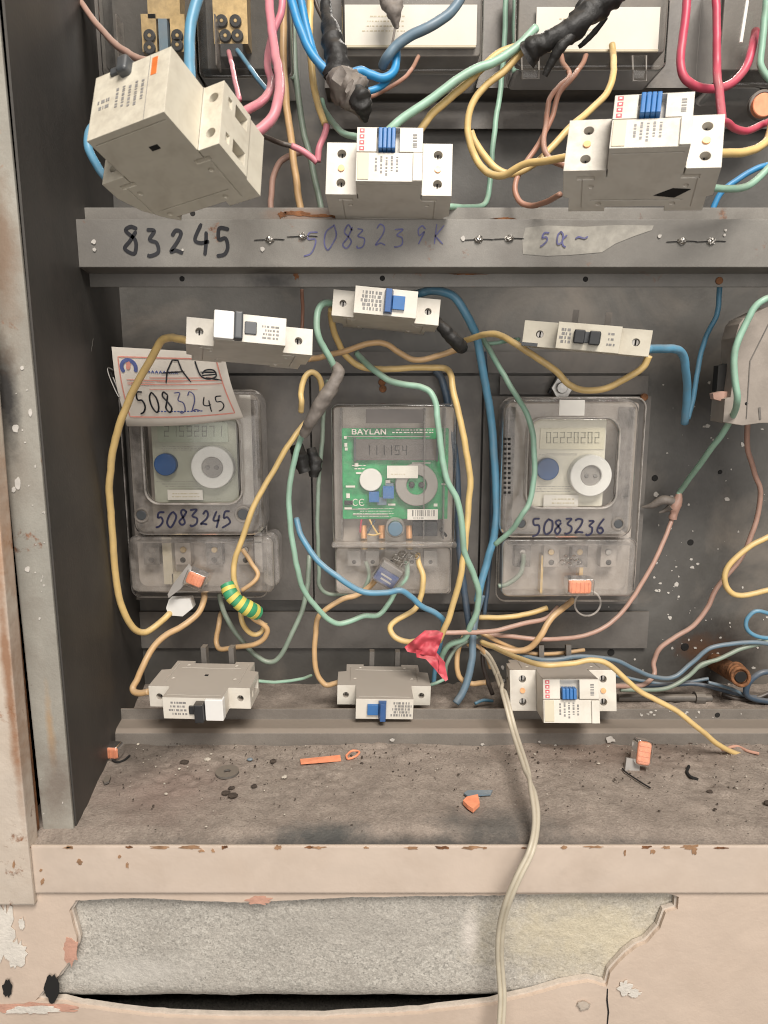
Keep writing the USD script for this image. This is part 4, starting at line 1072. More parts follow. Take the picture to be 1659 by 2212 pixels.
# middle and lower rows
wire('yellow', 7.6, 'thick yellow wire looping down left of the paper tag to the left meter', [(408, 737, 155), (385, 731, 148), (366, 729), (346, 741), (322, 783), (286, 848, 118), (260, 913), (243, 978), (236, 1053, 105), (239, 1106), (245, 1181), (251, 1256), (265, 1316, 90), (288, 1356), (311, 1366), (336, 1353), (365, 1326, 60), (378, 1310, 45)])
wire('tan', 7.2, 'tan wire from under the left meter down to the lower left breaker', [(441, 1280, 40), (440, 1296, 52), (430, 1322), (400, 1349, 70), (355, 1374), (326, 1405), (310, 1436, 92), (297, 1466), (287, 1487), (296, 1497), (322, 1494, 108)])
wire('yellow', 6.0, 'yellow wire with a loop beside the grey tape, running down to the striped tape', [(650, 890, 70), (652, 868, 74), (650, 848), (658, 816), (674, 804), (691, 817), (696, 845), (690, 880, 60), (668, 905, 62), (650, 925), (628, 955, 78), (590, 1018), (546, 1100, 92), (525, 1161), (508, 1206), (505, 1248), (514, 1282, 85), (524, 1308, 78)])
wire('yellow', 5.6, 'yellow wire loop hanging right below the green striped tape, the inner one', [(518, 1306, 74), (523, 1341, 78), (535, 1363), (552, 1371), (566, 1362), (573, 1345, 68)])
wire('tan', 5.8, 'tan wire bent in a triangle below the green striped tape', [(534, 1310, 76), (546, 1334, 78), (567, 1347), (578, 1362), (570, 1380), (545, 1393, 72), (510, 1398), (482, 1403), (471, 1398), (468, 1380), (473, 1345, 50), (477, 1325, 30)])
wire('tan', 5.0, 'short tan wire bent inside the terminal cover of the left meter', [(523, 1186, 56), (545, 1219, 58), (557, 1241), (547, 1258), (522, 1276, 66)])
wire('greygreen', 5.6, 'dull green wire sagging from the left meter towards the middle', [(474, 1285, 30), (478, 1306, 40), (489, 1334, 52), (514, 1373), (549, 1413, 60), (582, 1430), (606, 1417), (632, 1366, 60), (655, 1312), (664, 1262, 50), (668, 1200, 40)])
wire('green', 3.6, 'thin green wire at the right end of the lower left breaker', [(556, 1471, 105), (600, 1473, 95), (650, 1466, 80), (672, 1459, 60)])
wire('green', 7.0, 'pale green wire hooked into the middle breaker and running into the grey tape', [(728, 660, 82), (714, 655, 86), (697, 657), (686, 676), (686, 718, 98), (700, 752), (716, 780, 92), (726, 804, 86)])
wire('green', 6.0, 'pale green wire hanging below the grey tape, crossing under the middle meter', [(652, 940, 78), (641, 975, 82), (630, 1024), (624, 1080), (629, 1150), (640, 1216, 80), (656, 1274), (690, 1319, 70), (722, 1345), (752, 1343), (786, 1330), (818, 1328, 52), (842, 1300), (858, 1272, 44), (878, 1248, 44), (879, 1212, 42)])
wire('greygreen', 4.6, 'grey green wire straight down along the left side of the middle meter', [(708, 820, 50), (702, 860, 48), (696, 953), (688, 1040, 44), (686, 1130), (689, 1235), (690, 1265), (709, 1283, 36), (752, 1282, 32)])
wire('greygreen', 4.6, 'short grey green wire under the terminal cover of the middle meter', [(790, 1212, 43), (797, 1238, 44), (792, 1262, 46), (780, 1280, 46)])
wire('blue', 6.6, 'light blue wire crossing in front of the bottom of the middle meter', [(640, 1120, 55), (652, 1160, 64), (686, 1210, 72), (735, 1251, 78), (780, 1277), (830, 1281), (864, 1276, 76), (888, 1289), (910, 1309), (936, 1321, 66), (956, 1338), (962, 1356, 58)])
wire('tan', 6.0, 'tan wire under the blue wire running down to the lower middle breaker', [(830, 1222, 46), (818, 1242, 50), (800, 1266), (772, 1285, 52), (738, 1296), (703, 1317, 56), (686, 1336), (682, 1368), (679, 1415, 56), (685, 1455), (704, 1479), (722, 1476, 58), (734, 1472, 58)])
wire('yellow', 6.2, 'yellow wire in a kink from the middle meter to the red tape', [(902, 1195, 42), (905, 1219, 46), (914, 1247, 52), (909, 1289), (894, 1318, 56), (855, 1341), (843, 1358), (855, 1377), (880, 1386, 66), (905, 1384, 68)])
wire('yellow', 6.8, 'long yellow wire along the right side of the opened middle meter', [(716, 668, 82), (716, 685, 74), (722, 718), (746, 766, 60), (782, 793, 56), (826, 798), (880, 795), (930, 794), (963, 796, 60), (974, 812), (980, 850, 72), (990, 890), (1004, 954, 82), (1015, 1029), (1013, 1079), (1007, 1154), (998, 1229, 82), (988, 1271), (971, 1330, 76), (948, 1386, 72)])
wire('tan', 6.2, 'tan wire rising and falling under the upper middle breaker', [(664, 776, 70), (690, 772, 62), (712, 766), (750, 757), (795, 742), (830, 742), (861, 760), (889, 775), (915, 776), (950, 767), (990, 754, 70)])
wire('green', 6.8, 'pale green wire crossing over the right half of the green circuit board', [(770, 762, 50), (782, 776, 54), (806, 797, 66), (838, 821), (874, 831), (911, 837, 76), (932, 850), (943, 876), (945, 905, 84), (950, 946), (956, 994), (967, 1040), (988, 1082), (998, 1138, 88), (1003, 1192), (1023, 1241, 80), (1033, 1280), (1030, 1322), (1016, 1353, 70), (1003, 1380), (972, 1392, 60), (956, 1415), (952, 1436, 48)])
wire('blue', 8.4, 'thick blue wire arching from the upper middle breaker down between the meters', [(890, 640, 62), (910, 633, 74), (932, 627), (957, 630), (982, 643), (1006, 677, 70), (1026, 718), (1037, 765, 60), (1046, 815), (1056, 870), (1064, 930, 48), (1068, 990), (1071, 1049), (1072, 1112), (1066, 1165), (1053, 1212, 48), (1040, 1256), (1031, 1300, 52)])
wire('steel', 8.4, 'dusty grey blue wire hanging down to the lower rail beside the white cable', [(1040, 1285, 44), (1028, 1330, 46), (1022, 1365), (1020, 1417, 58), (1012, 1462), (1000, 1495), (984, 1520, 70)])
wire('navywire', 7.6, 'dark blue wire half hidden between the middle and right meters', [(940, 800, 22), (955, 822, 24), (966, 870, 26), (985, 1000, 28), (990, 1120), (994, 1200), (1006, 1300, 34), (1016, 1370, 40)])
wire('yellow', 7.0, 'yellow wire sagging below the slim breaker over the right meter', [(980, 748, 58), (1005, 736, 66), (1048, 723, 90), (1080, 724), (1114, 743, 118), (1158, 772), (1198, 798), (1228, 829, 126), (1262, 843), (1310, 838), (1360, 813, 140), (1388, 793), (1402, 768, 146)])
wire('green', 6.0, 'pale green wire bowed over the left edge of the right meter', [(1040, 726, 42), (1050, 742, 48), (1070, 778, 60), (1109, 846, 74), (1139, 896, 84), (1152, 953), (1154, 1028), (1144, 1083), (1130, 1109, 86), (1104, 1146), (1070, 1176, 66)])
wire('greygreen', 5.2, 'short green wire inside the terminal cover of the right meter', [(1131, 1196, 44), (1130, 1215, 46), (1123, 1240), (1096, 1262, 50), (1076, 1266, 50)])
wire('green', 4.2, 'short green wire end behind the slim breaker over the right meter', [(1044, 742, 40), (1066, 741, 40), (1092, 737, 44), (1120, 733, 70)])
wire('blue', 8.6, 'thick blue wire end bent down at the right of the slim breaker', [(1398, 754, 138), (1430, 753, 118), (1456, 754), (1474, 766), (1482, 800, 90), (1484, 850), (1479, 914, 60)])
wire('blue', 5.2, 'thinner blue wire from the cross rail to the bent blue wire end', [(1556, 600, 60), (1553, 640, 58), (1548, 680), (1524, 730), (1508, 793), (1499, 853), (1486, 905, 55)])
wire('green', 7.0, 'pale green wire over the dusty grey breaker at the right edge', [(1675, 640, 122), (1650, 648, 124), (1630, 664), (1614, 694), (1592, 743, 122), (1585, 793), (1592, 863, 118), (1578, 908), (1530, 978, 70), (1474, 1055, 30), (1466, 1068, 26)])
wire('rose', 5.0, 'pinkish brown wire hanging from the taped joint on the panel', [(1452, 1118, 22), (1445, 1140, 26), (1416, 1208, 34), (1380, 1271), (1340, 1326), (1294, 1361, 50), (1239, 1377), (1169, 1381, 60), (1100, 1374), (1040, 1370, 50)])
wire('rose', 5.4, 'pinkish wire running level from the red tape under the right meter', [(930, 1374, 72), (950, 1367, 72), (1004, 1366, 70), (1069, 1363), (1129, 1347), (1180, 1336, 52), (1205, 1312, 40)])
wire('tan', 7.0, 'tan wire curving down from the seal of the right meter', [(1238, 1296, 42), (1212, 1318, 52), (1190, 1336), (1169, 1371, 64), (1145, 1399), (1110, 1406), (1062, 1395, 56), (1040, 1388, 50)])
wire('yellow', 6.0, 'short level yellow wire under the left corner of the right meter', [(1034, 1334, 40), (1094, 1333, 44), (1139, 1326), (1182, 1313, 38)])
wire('yellow', 6.2, 'long yellow wire over the lower right breaker to the right edge of the floor', [(1040, 1386, 60), (1070, 1400, 80), (1114, 1419, 118), (1170, 1436, 150), (1229, 1434), (1280, 1426, 150), (1320, 1438, 150), (1379, 1491, 150), (1454, 1531, 150), (1504, 1569, 150), (1552, 1608, 140), (1600, 1631), (1650, 1632, 120), (1690, 1610, 110)])
wire('steel', 5.0, 'grey blue wire above the lower right breaker, rising to the right edge', [(1080, 1404, 46), (1110, 1412, 52), (1180, 1426, 66), (1254, 1418), (1329, 1426, 60), (1370, 1446), (1419, 1463, 50), (1458, 1461), (1495, 1432, 44), (1530, 1402), (1580, 1391), (1640, 1388), (1690, 1398, 44)])
wire('rose', 5.4, 'brown wire waving down the splattered panel from the grey breaker', [(1615, 912, 70), (1615, 968, 50), (1629, 1018, 40), (1642, 1060), (1637, 1110, 34), (1622, 1160), (1597, 1210), (1550, 1268, 30), (1526, 1316), (1498, 1351), (1458, 1376), (1426, 1400), (1412, 1431, 30), (1412, 1458, 34), (1386, 1480, 44), (1326, 1482, 60)])
wire('yellow', 6.2, 'yellow wire looping in from the right edge over the panel', [(1690, 1145, 50), (1655, 1163, 52), (1616, 1183), (1580, 1214), (1565, 1246), (1575, 1276), (1602, 1287), (1650, 1277), (1690, 1268, 50)])
wire('blue', 4.6, 'thin blue wire curled in a loop at the right edge', [(1690, 1338, 40), (1650, 1322, 42), (1628, 1322), (1612, 1342), (1616, 1362), (1640, 1375), (1690, 1380, 40)])
wire('greygreen', 4.8, 'grey green wire rising to the right edge past the rusty bolt', [(1340, 1490, 54), (1430, 1489, 50), (1480, 1466, 46), (1514, 1437), (1552, 1424), (1600, 1402), (1650, 1388), (1690, 1376, 40)])
wire('navywire', 4.6, 'dark blue wire low behind the long yellow wire', [(1360, 1478, 40), (1400, 1482), (1454, 1480, 36), (1504, 1477), (1556, 1490), (1606, 1503), (1650, 1508, 40)])
wire('navywire', 6.6, 'dark blue wire looped beside the rusty bolt', [(1690, 1452, 46), (1650, 1452, 50), (1622, 1468), (1612, 1492), (1624, 1508), (1690, 1520, 46)])
wire('steel', 4.0, 'grey wire end slanting to the conduit at the lower right', [(1530, 1474, 44), (1580, 1488, 44), (1630, 1512, 44), (1660, 1518, 42)])
wire('tan', 6.0, 'tan wire dropping behind the dusty grey blue wire', [(1002, 1376, 52), (992, 1395, 50), (987, 1430), (994, 1464, 54), (1018, 1476), (1050, 1474, 60)])
wire('green', 3.8, 'short green wire at the right end of the lower middle breaker', [(926, 1480, 60), (945, 1474, 58), (962, 1466, 54)])
wire('blue', 5.2, 'blue wire end dropping behind the red tape', [(958, 1348, 50), (952, 1385, 44), (942, 1430), (936, 1478, 40)])
wire('blue', 3.6, 'small blue wire end on the lower rail beside the white cable', [(1026, 1520, 60), (1044, 1512, 56), (1064, 1514, 50)])
wire('tan', 4.6, 'short tan wire crossing behind the white cable near the tangle', [(1010, 1392, 48), (1034, 1398, 54), (1052, 1418), (1060, 1444, 56)])
wire('tan', 5.0, 'pale wire lying behind the tangle right of the dusty blue wire', [(1024, 1360, 44), (1050, 1372, 54), (1090, 1392), (1120, 1404, 48)])
wire('brown', 3.6, 'thin brown wire standing behind the upper left breaker near the rail', [(652, 625, 50), (654, 680, 40), (652, 735, 40), (656, 770, 40)])

wire('dark', 5.0, 'dark dusty cable end behind the white cable at the tangle', [(1046, 1392, 40), (1042, 1424, 42), (1050, 1462, 44), (1064, 1500, 46)])
wire('greygreen', 4.2, 'grey green wire looping out of the tangle beside the tan drop', [(1040, 1372, 44), (1012, 1384, 50), (984, 1402), (966, 1432, 54), (962, 1462, 50)])
wire('tan', 4.6, 'tan wire running along the top of the lower right breaker', [(1044, 1386, 50), (1080, 1398, 50), (1130, 1410, 54), (1200, 1412, 50), (1262, 1404, 44)])
wire('steel', 4.0, 'thin grey blue wire behind the lower right breaker', [(1060, 1398, 30), (1120, 1420, 30), (1220, 1440, 30), (1340, 1462, 30), (1440, 1478, 30), (1530, 1466, 32)])
wire('dark', 5.6, 'dark cable crossing low at the right edge under the rusty bolt', [(1560, 1500, 36), (1600, 1512, 40), (1640, 1506), (1690, 1484, 40)])
wire('greygreen', 4.0, 'thin grey green wire at the right edge above the rusty bolt', [(1500, 1446, 30), (1560, 1420, 32), (1610, 1396), (1690, 1366, 34)])
wire('navywire', 4.6, 'dark blue wire hanging behind the left edge of the right meter', [(1046, 760, 20), (1052, 840, 22), (1060, 960, 22), (1062, 1100), (1056, 1240, 24), (1046, 1330, 30)])

# the white two core cable: two strands side by side
cab2 = thing('twin_cable', 'ivory two core cable hanging over the cabinet sill to the bottom edge', 'cable', AT(1084, 2159, -.262))
C = [(1040, 1404, 52), (1056, 1420, 60), (1072, 1452, 80), (1091, 1506, 128), (1111, 1581, 150), (1135, 1656, 190), (1152, 1716, 222), (1158, 1774, 240), (1148, 1834, 256), (1122, 1889, 262), (1098, 1944, 262), (1083, 1999, 258), (1079, 2059, 256), (1082, 2109, 256), (1085, 2159, 258), (1081, 2230, 262), (1076, 2320, 266)]
P = px_path(C, None, 10)
T = np.gradient(P, axis=0); T /= np.linalg.norm(T, axis=1, keepdims=True)
Sd = np.cross(T, [0, 1, 0]); Sd /= np.linalg.norm(Sd, axis=1, keepdims=True)
for s, m in ((-1, 'ivory'), (1, 'ivory')):
    obj('strand', tube(P + s * Sd * .00135, .00155, 12), M[m], cab2, smooth=True)
obj('web', tube(P + np.array([0, .0002, 0]), .0007, 6), M['ivoryin'], cab2, smooth=True)

# row above the cross rail
wire('rose', 6.2, 'brown orange wire slanting into the twisted breaker from the top left corner', [(162, -14, 60), (172, 2, 62), (212, 56, 90), (252, 97), (296, 125, 170), (345, 137, 200)])
wire('blue', 10.5, 'very thick blue wire coming straight down behind the twisted breaker', [(432, -20, 80), (425, 2, 82), (413, 45), (409, 100, 90), (412, 180, 100)])
wire('blue', 8.4, 'blue wire looping out at the left of the twisted breaker', [(250, 262, 190), (228, 264, 196), (205, 270), (191, 292), (193, 326, 200), (218, 371), (246, 399), (285, 428, 190)])
wire('pink', 9.2, 'thick pink wire, the left one curving into the twisted breaker', [(582, -20, 110), (582, 2, 112), (586, 50), (594, 115, 140), (604, 165), (602, 215, 190), (580, 265), (530, 300, 208)])
wire('pink', 7.2, 'thick pink wire, the right one crossing behind its neighbour', [(612, -20, 96), (610, 2, 98), (606, 32), (590, 68, 100), (580, 110), (578, 145), (586, 178, 130), (572, 212), (523, 244, 200)])
wire('pink', 4.8, 'thinner pink wire under the right brass block', [(494, 112, 54), (501, 140, 70), (508, 175, 110), (517, 215, 150)])
wire('blue', 4.4, 'thin blue wire slanting from under the right brass block', [(512, 108, 54), (530, 132, 60), (546, 155, 70), (576, 194, 90)])
wire('tan', 7.2, 'tan wire running down beside the pink wires to the cross rail', [(613, -20, 60), (612, 60, 60), (612, 125), (619, 225, 66), (632, 325), (640, 392), (652, 470, 70)])
wire('greygreen', 6.0, 'grey green wire running down to the cross rail between yellow wires', [(631, -20, 52), (633, 20, 52), (638, 150), (654, 275, 60), (670, 340), (696, 460, 70)])
wire('yellow', 6.8, 'yellow wire behind the bright blue wires, ending in the pink sleeve', [(672, -20, 66), (670, 20, 66), (670, 110), (679, 190), (690, 235, 80), (702, 268, 84)])
wire('bright', 8.6, 'bright blue wire, left of the pair running into black tape', [(624, -20, 96), (630, 2, 98), (645, 52), (670, 110, 104), (690, 137), (715, 160, 104)])
wire('bright', 8.2, 'bright blue wire, right of the pair running into black tape', [(646, -20, 84), (650, 2, 86), (660, 52), (678, 115), (694, 146), (716, 172, 96)])
wire('pink', 6.4, 'pink sleeve bent down at the left of the straight hanging breaker', [(706, 270, 86), (701, 290, 88), (690, 318, 92), (686, 350, 92)])
wire('dark', 4.8, 'dark wire behind the twisted breaker running to the bent pink wire', [(548, 285, 130), (575, 297, 110), (605, 309, 96), (634, 317, 94)])
wire('pink', 6.2, 'dirty pink wire end meeting the bent pink sleeve', [(630, 315, 94), (655, 326, 94), (672, 338), (685, 351, 92)])
wire('rose', 6.0, 'dull brown wire curving down to the cross rail behind the twisted breaker', [(585, 460, 40), (586, 425, 40), (590, 385), (607, 348), (640, 330, 40), (670, 326, 38)])
wire('green', 6.0, 'green wire curving into the left of the straight hanging breaker', [(694, 215, 66), (700, 238, 70), (721, 268, 90), (745, 289), (778, 297, 122)])
wire('green', 8.4, 'thick pale green wire from the straight hanging breaker up to the black taped cable', [(838, 284, 124), (852, 270, 124), (872, 254), (928, 217, 122), (985, 174), (1032, 147), (1062, 136, 118), (1100, 115), (1130, 90), (1158, 60, 112)])
wire('yellow', 7.6, 'yellow wire rising right of the straight hanging breaker into black tape', [(906, 284, 110), (918, 266, 112), (938, 241), (978, 206, 112), (1018, 172), (1036, 152), (1074, 117), (1109, 104), (1150, 92, 110)])
wire('yellow', 6.8, 'yellow wire in a wide loop left of the tilted breaker', [(1146, 96, 112), (1132, 108, 112), (1090, 152), (1046, 188, 110), (1021, 224), (1010, 263), (1014, 305), (1030, 348, 108), (1056, 374), (1090, 378), (1134, 354), (1180, 347), (1230, 338, 160)])
wire('yellow', 6.8, 'yellow wire from the top right meter down to the wide yellow loop', [(1322, 96, 58), (1325, 118, 62), (1324, 163, 80), (1309, 203), (1269, 243), (1229, 278, 98), (1190, 320), (1160, 350, 104), (1120, 372, 104), (1086, 372), (1056, 348, 100), (1028, 310, 100), (1017, 284, 100)])
wire('green', 5.4, 'thin green wire straight down beside the straight hanging breaker', [(1094, -20, 40), (1092, 10, 40), (1089, 100), (1082, 185, 44), (1069, 275), (1062, 350), (1056, 415, 56), (1044, 442), (1016, 448, 80), (970, 446, 100)])
wire('brown', 5.2, 'brown wire twisted from the top right meter, ending beside the tilted breaker', [(1212, 118, 52), (1216, 136, 56), (1230, 164), (1206, 188, 76), (1186, 218), (1179, 268, 90), (1174, 310), (1186, 342), (1222, 360, 150)])
wire('brown', 5.4, 'brown wire twisted from the top right meter, looping low beside the tilted breaker', [(1266, 118, 52), (1256, 142, 58), (1238, 166, 72), (1209, 202), (1190, 260, 86), (1164, 310), (1130, 360, 100), (1112, 400), (1122, 434), (1149, 445, 116), (1180, 436), (1210, 420, 150)])
wire('crimson', 8.0, 'red wire bent in a wide U at the top right', [(1486, -20, 80), (1484, 2, 80), (1476, 75), (1470, 130), (1479, 168, 86), (1506, 187), (1544, 192), (1579, 181), (1608, 150), (1624, 110, 70), (1632, 66, 62)])
wire('crimson', 7.6, 'red wire dropping straight through the red U at the top right', [(1546, -20, 92), (1547, 2, 92), (1549, 75), (1549, 150, 100), (1554, 200), (1560, 262, 150)])
wire('crimson', 7.0, 'red wire at the right end of the tilted breaker', [(1556, 262, 190), (1570, 264, 180), (1584, 276), (1612, 283), (1650, 268, 160), (1690, 254, 150)])
wire('yellow', 8.2, 'yellow wire leaving the right end of the tilted breaker', [(1545, 332, 196), (1570, 331, 190), (1609, 329), (1642, 316, 180), (1662, 294), (1672, 240, 170)])
wire('green', 7.2, 'green wire leaving the tilted breaker low at the right edge', [(1508, 399, 150), (1540, 405, 148), (1575, 408), (1612, 403), (1645, 378, 140), (1690, 330, 134)])
wire('bright', 5.8, 'blue wire behind the tilted breaker at the right edge', [(1690, 350, 90), (1644, 360, 92), (1600, 383), (1562, 412), (1545, 440), (1534, 470, 88)])
wire('green', 6.4, 'green wire curving at the right edge beside the clear covered meter', [(1656, -10, 78), (1652, 40, 78), (1643, 120), (1646, 150), (1672, 182, 80)])
wire('steel', 9.6, 'thick grey blue wire slanting over the white label of the top centre meter', [(1000, -20, 100), (992, 2, 100), (969, 31), (928, 57, 106), (886, 77), (856, 99), (838, 121, 104), (826, 144, 96)])
wire('bright', 8.2, 'blue wire curling back into black tape below the white label', [(855, 100, 96), (856, 126, 98), (850, 155), (828, 169, 104), (800, 160), (778, 152), (745, 166, 108)])
wire('bright', 6.4, 'short blue wire under the curling one, at the burnt tape', [(845, 160, 96), (830, 182, 98), (808, 194, 102), (778, 202, 104)])
wire('brown', 4.0, 'thin brown wire rising from the burnt tape', [(780, 217, 96), (794, 211, 92), (832, 194, 80), (866, 174), (888, 152, 66), (904, 122, 56)])
wire('dark', 4.2, 'thin dark red wire beside the black tape at the top', [(676, -14, 58), (685, 15, 60), (700, 45), (716, 72, 66), (726, 100, 70)])

# tape wraps
def wrap(name, label, pts, radii, m, seed=0, amp=.18, flat=1.0, cat='tape', parent=None):
    P = px_path(pts, None, 9)
    r = np.interp(np.linspace(0, 1, len(P)), np.linspace(0, 1, len(radii)), radii) * (P[len(P) // 2][1] + D) / (cp * FPX)
    tb = tube(P, r, 18)
    v = tb.vertices
    n = meshkit.fbm(v * 140, 3, seed) - .5
    c = np.repeat(P, 18, axis=0); c = np.vstack([c, P[:1], P[-1:]])
    d_ = v - c
    saw = 1 + (.10 if m == 'tape_black' else .06) * ((np.arange(len(P)) / 5.0) % 1 - .5)
    d_ = d_ * np.concatenate([np.repeat(saw, 18), [1, 1]])[:, None]
    tb.vertices = c + d_ * (1 + amp * 2.2 * n)[:, None] * np.array([1, flat, 1])
    return obj(name, tb, M[m], parent, smooth=50, label=label if parent is None else None, cat=cat if parent is None else None)


wrap('black_tape', 'black taped wire joint hanging at the left of the top centre meter', [(703, 8, 84), (708, 40, 90), (718, 85, 98), (728, 130, 104), (730, 168, 106)], [11, 12, 21, 22, 26], 'tape_black', 3, .3)
wrap('burnt_tape', 'burnt crumpled grey and black tape lump above the straight hanging breaker', [(728, 160, 104), (745, 182, 112), (765, 205, 114), (780, 232, 110), (788, 262, 104)], [20, 33, 34, 22, 5], 'tape_grey', 5, .55)
wrap('burnt_tape', 'ragged dark tape hanging over the white label of the top centre meter', [(840, -20, 74), (846, 5, 76), (852, 30, 78), (858, 62, 76)], [22, 20, 14, 4], 'tape_grey', 6, .6)
wrap('black_tape', 'black tape flap on the right of the burnt tape lump', [(770, 190, 118), (778, 215, 122), (786, 240, 118), (790, 262, 112)], [16, 20, 14, 5], 'tape_black', 7, .5)
obj('cord', tube(px_path([(853, 62, 76), (850, 80, 78), (846, 98, 78)], None, 5), .0009, 7), M['tape_grey'], label='thin grey cord below the ragged dark tape', cat='cord')
wrap('black_tape', 'thick black taped cable slanting over the top right meter', [(1345, -34, 120), (1318, -6, 120), (1275, 28, 122), (1235, 62, 124), (1195, 84, 124), (1160, 100, 122), (1138, 118, 118)], [26, 24, 22, 21, 18, 22, 26], 'tape_black', 9, .32)
wrap('black_tape', 'narrow black taped end pointing down beside the black taped cable', [(1268, 20, 118), (1240, 70, 126), (1212, 100, 126), (1192, 132, 122), (1176, 164, 118)], [5, 8, 11, 9, 6.5], 'tape_black', 11, .12)
wrap('black_tape', 'loose black tape strand rising above the black taped cable', [(1272, -20, 116), (1256, 18, 118), (1238, 52, 120)], [10, 12, 10], 'tape_black', 12, .15)
wrap('black_tape', 'thin black strand behind the black taped cable', [(1310, 38, 100), (1285, 68, 98), (1262, 92, 96), (1250, 102, 94)], [4, 6, 5, 4], 'tape_black', 13, .1)
wrap('black_sleeve', 'black taped joint at the right end of the upper middle breaker', [(940, 688, 82), (956, 706, 88), (975, 728, 88), (994, 748, 84), (1002, 754, 80)], [8, 12, 14, 15, 9], 'tape_black', 15, .28)
wrap('grey_tape', 'dusty grey tape wrapped round wires left of the opened meter', [(722, 786, 88), (731, 805, 92), (718, 836, 94), (695, 872, 94), (672, 908, 92), (655, 940, 86)], [8, 13, 15, 16, 13, 10], 'tape_grey', 17, .25)
wrap('grey_tape', 'dark taped ends behind the wires left of the opened meter', [(640, 962, 60), (648, 990, 62), (658, 1020, 62)], [14, 18, 12], 'tape_black', 18, .4)
wrap('grey_tape', 'dark taped lump low left of the opened meter', [(672, 968, 48), (680, 998, 50), (678, 1030, 50)], [10, 14, 10], 'tape_black', 19, .4)
wrap('brown_tape', 'brown taped joint of green and brown wire on the panel', [(1468, 1064, 26), (1460, 1090, 26), (1453, 1120, 24)], [5, 13, 9], 'rose', 20, .35)
obj('frayed_tape', cat_(tube(px_path([(1456, 1084, 26), (1432, 1080, 24), (1408, 1092, 20), (1386, 1096, 16)], None, 6), [.004, .0045, .003, .0006], 8), tube(px_path([(1452, 1094, 26), (1438, 1102, 22), (1424, 1108, 20)], None, 6), [.004, .002, .0008], 8)), M['tape_grey'], smooth=60, label='frayed tape end beside the brown taped joint on the panel', cat='tape')

# striped earth tape
tp = thing('striped_tape', 'green and yellow striped tape wound round wires under the left meter', 'tape', AT(515, 1295, -.085))
A0 = px_path([(490, 1262, 90), (500, 1285, 94), (520, 1304, 94), (540, 1316, 92), (556, 1324, 86)], None, 12)
nseg = 11
for k in range(nseg):
    i0 = int(k * (len(A0) - 1) / nseg); i1 = int((k + 1) * (len(A0) - 1) / nseg) + 1
    seg = A0[i0:i1 + 0 if i1 < len(A0) else None]
    if len(seg) < 2:
        seg = A0[i0:i0 + 2]
    rad = .0058 if k < 6 else .0063
    ang = np.linspace(0, 1, len(seg))
    obj('tape_turn', tube(seg, rad * (1 + .10 * (k % 2) + .03 * rng.normal()), 16), M['tape_green' if k % 2 == 0 else 'tape_yellow'], tp, smooth=40)

# red tape
g = grid(lambda a, b: AT(872 + 94 * a + 24 * (b - .5) * (1 - a) * 0, 1372 + 4 * a, -.078), 2, 2)
ctr = [(955, 1368, 22), (905, 1376, 26), (880, 1402, 12)]
rt = thing('red_tape', 'torn faded red tape hanging in folds over wires right of the lower middle breaker', 'tape', AT(930, 1430, -.075))


def sheet(poly_a, poly_b, n, dep, amp, seed):
    """A crumpled strip between two survey edges."""
    a, b = np.array(poly_a, float), np.array(poly_b, float)
    def along(p, t):
        k = t * (len(p) - 1); i = min(int(k), len(p) - 2); return p[i] * (1 - k + i) + p[i + 1] * (k - i)
    def fn(s, t):
        q = along(a, s) * (1 - t) + along(b, s) * t
        w = AT(q[0], q[1], -dep / 1000)
        f = meshkit.fbm(np.array([w[0] * 75, seed, w[2] * 75]), 3, seed) - .5
        return AT(q[0], q[1], -dep / 1000 + amp * f)
    g = grid(fn, n, n // 2)
    h = g.copy(); h.vertices = g.vertices + np.array([0, .0004, 0]); h.invert()
    return cat_(g, h)


obj('tape_fold', sheet([(918, 1362), (945, 1362), (958, 1368), (950, 1392)], [(874, 1398), (880, 1408), (902, 1412), (940, 1418)], 30, 80, .022, 3), M['tape_red'], rt, smooth=60)
obj('tape_fold', sheet([(898, 1404), (925, 1404), (945, 1412), (962, 1432)], [(900, 1420), (920, 1424), (940, 1446), (958, 1468)], 26, 84, .018, 5), M['tape_red'], rt, smooth=60)
obj('tape_fold', sheet([(942, 1408), (960, 1432), (968, 1468)], [(948, 1420), (948, 1452), (962, 1472)], 16, 86, .012, 7), M['tape_red'], rt, smooth=60)

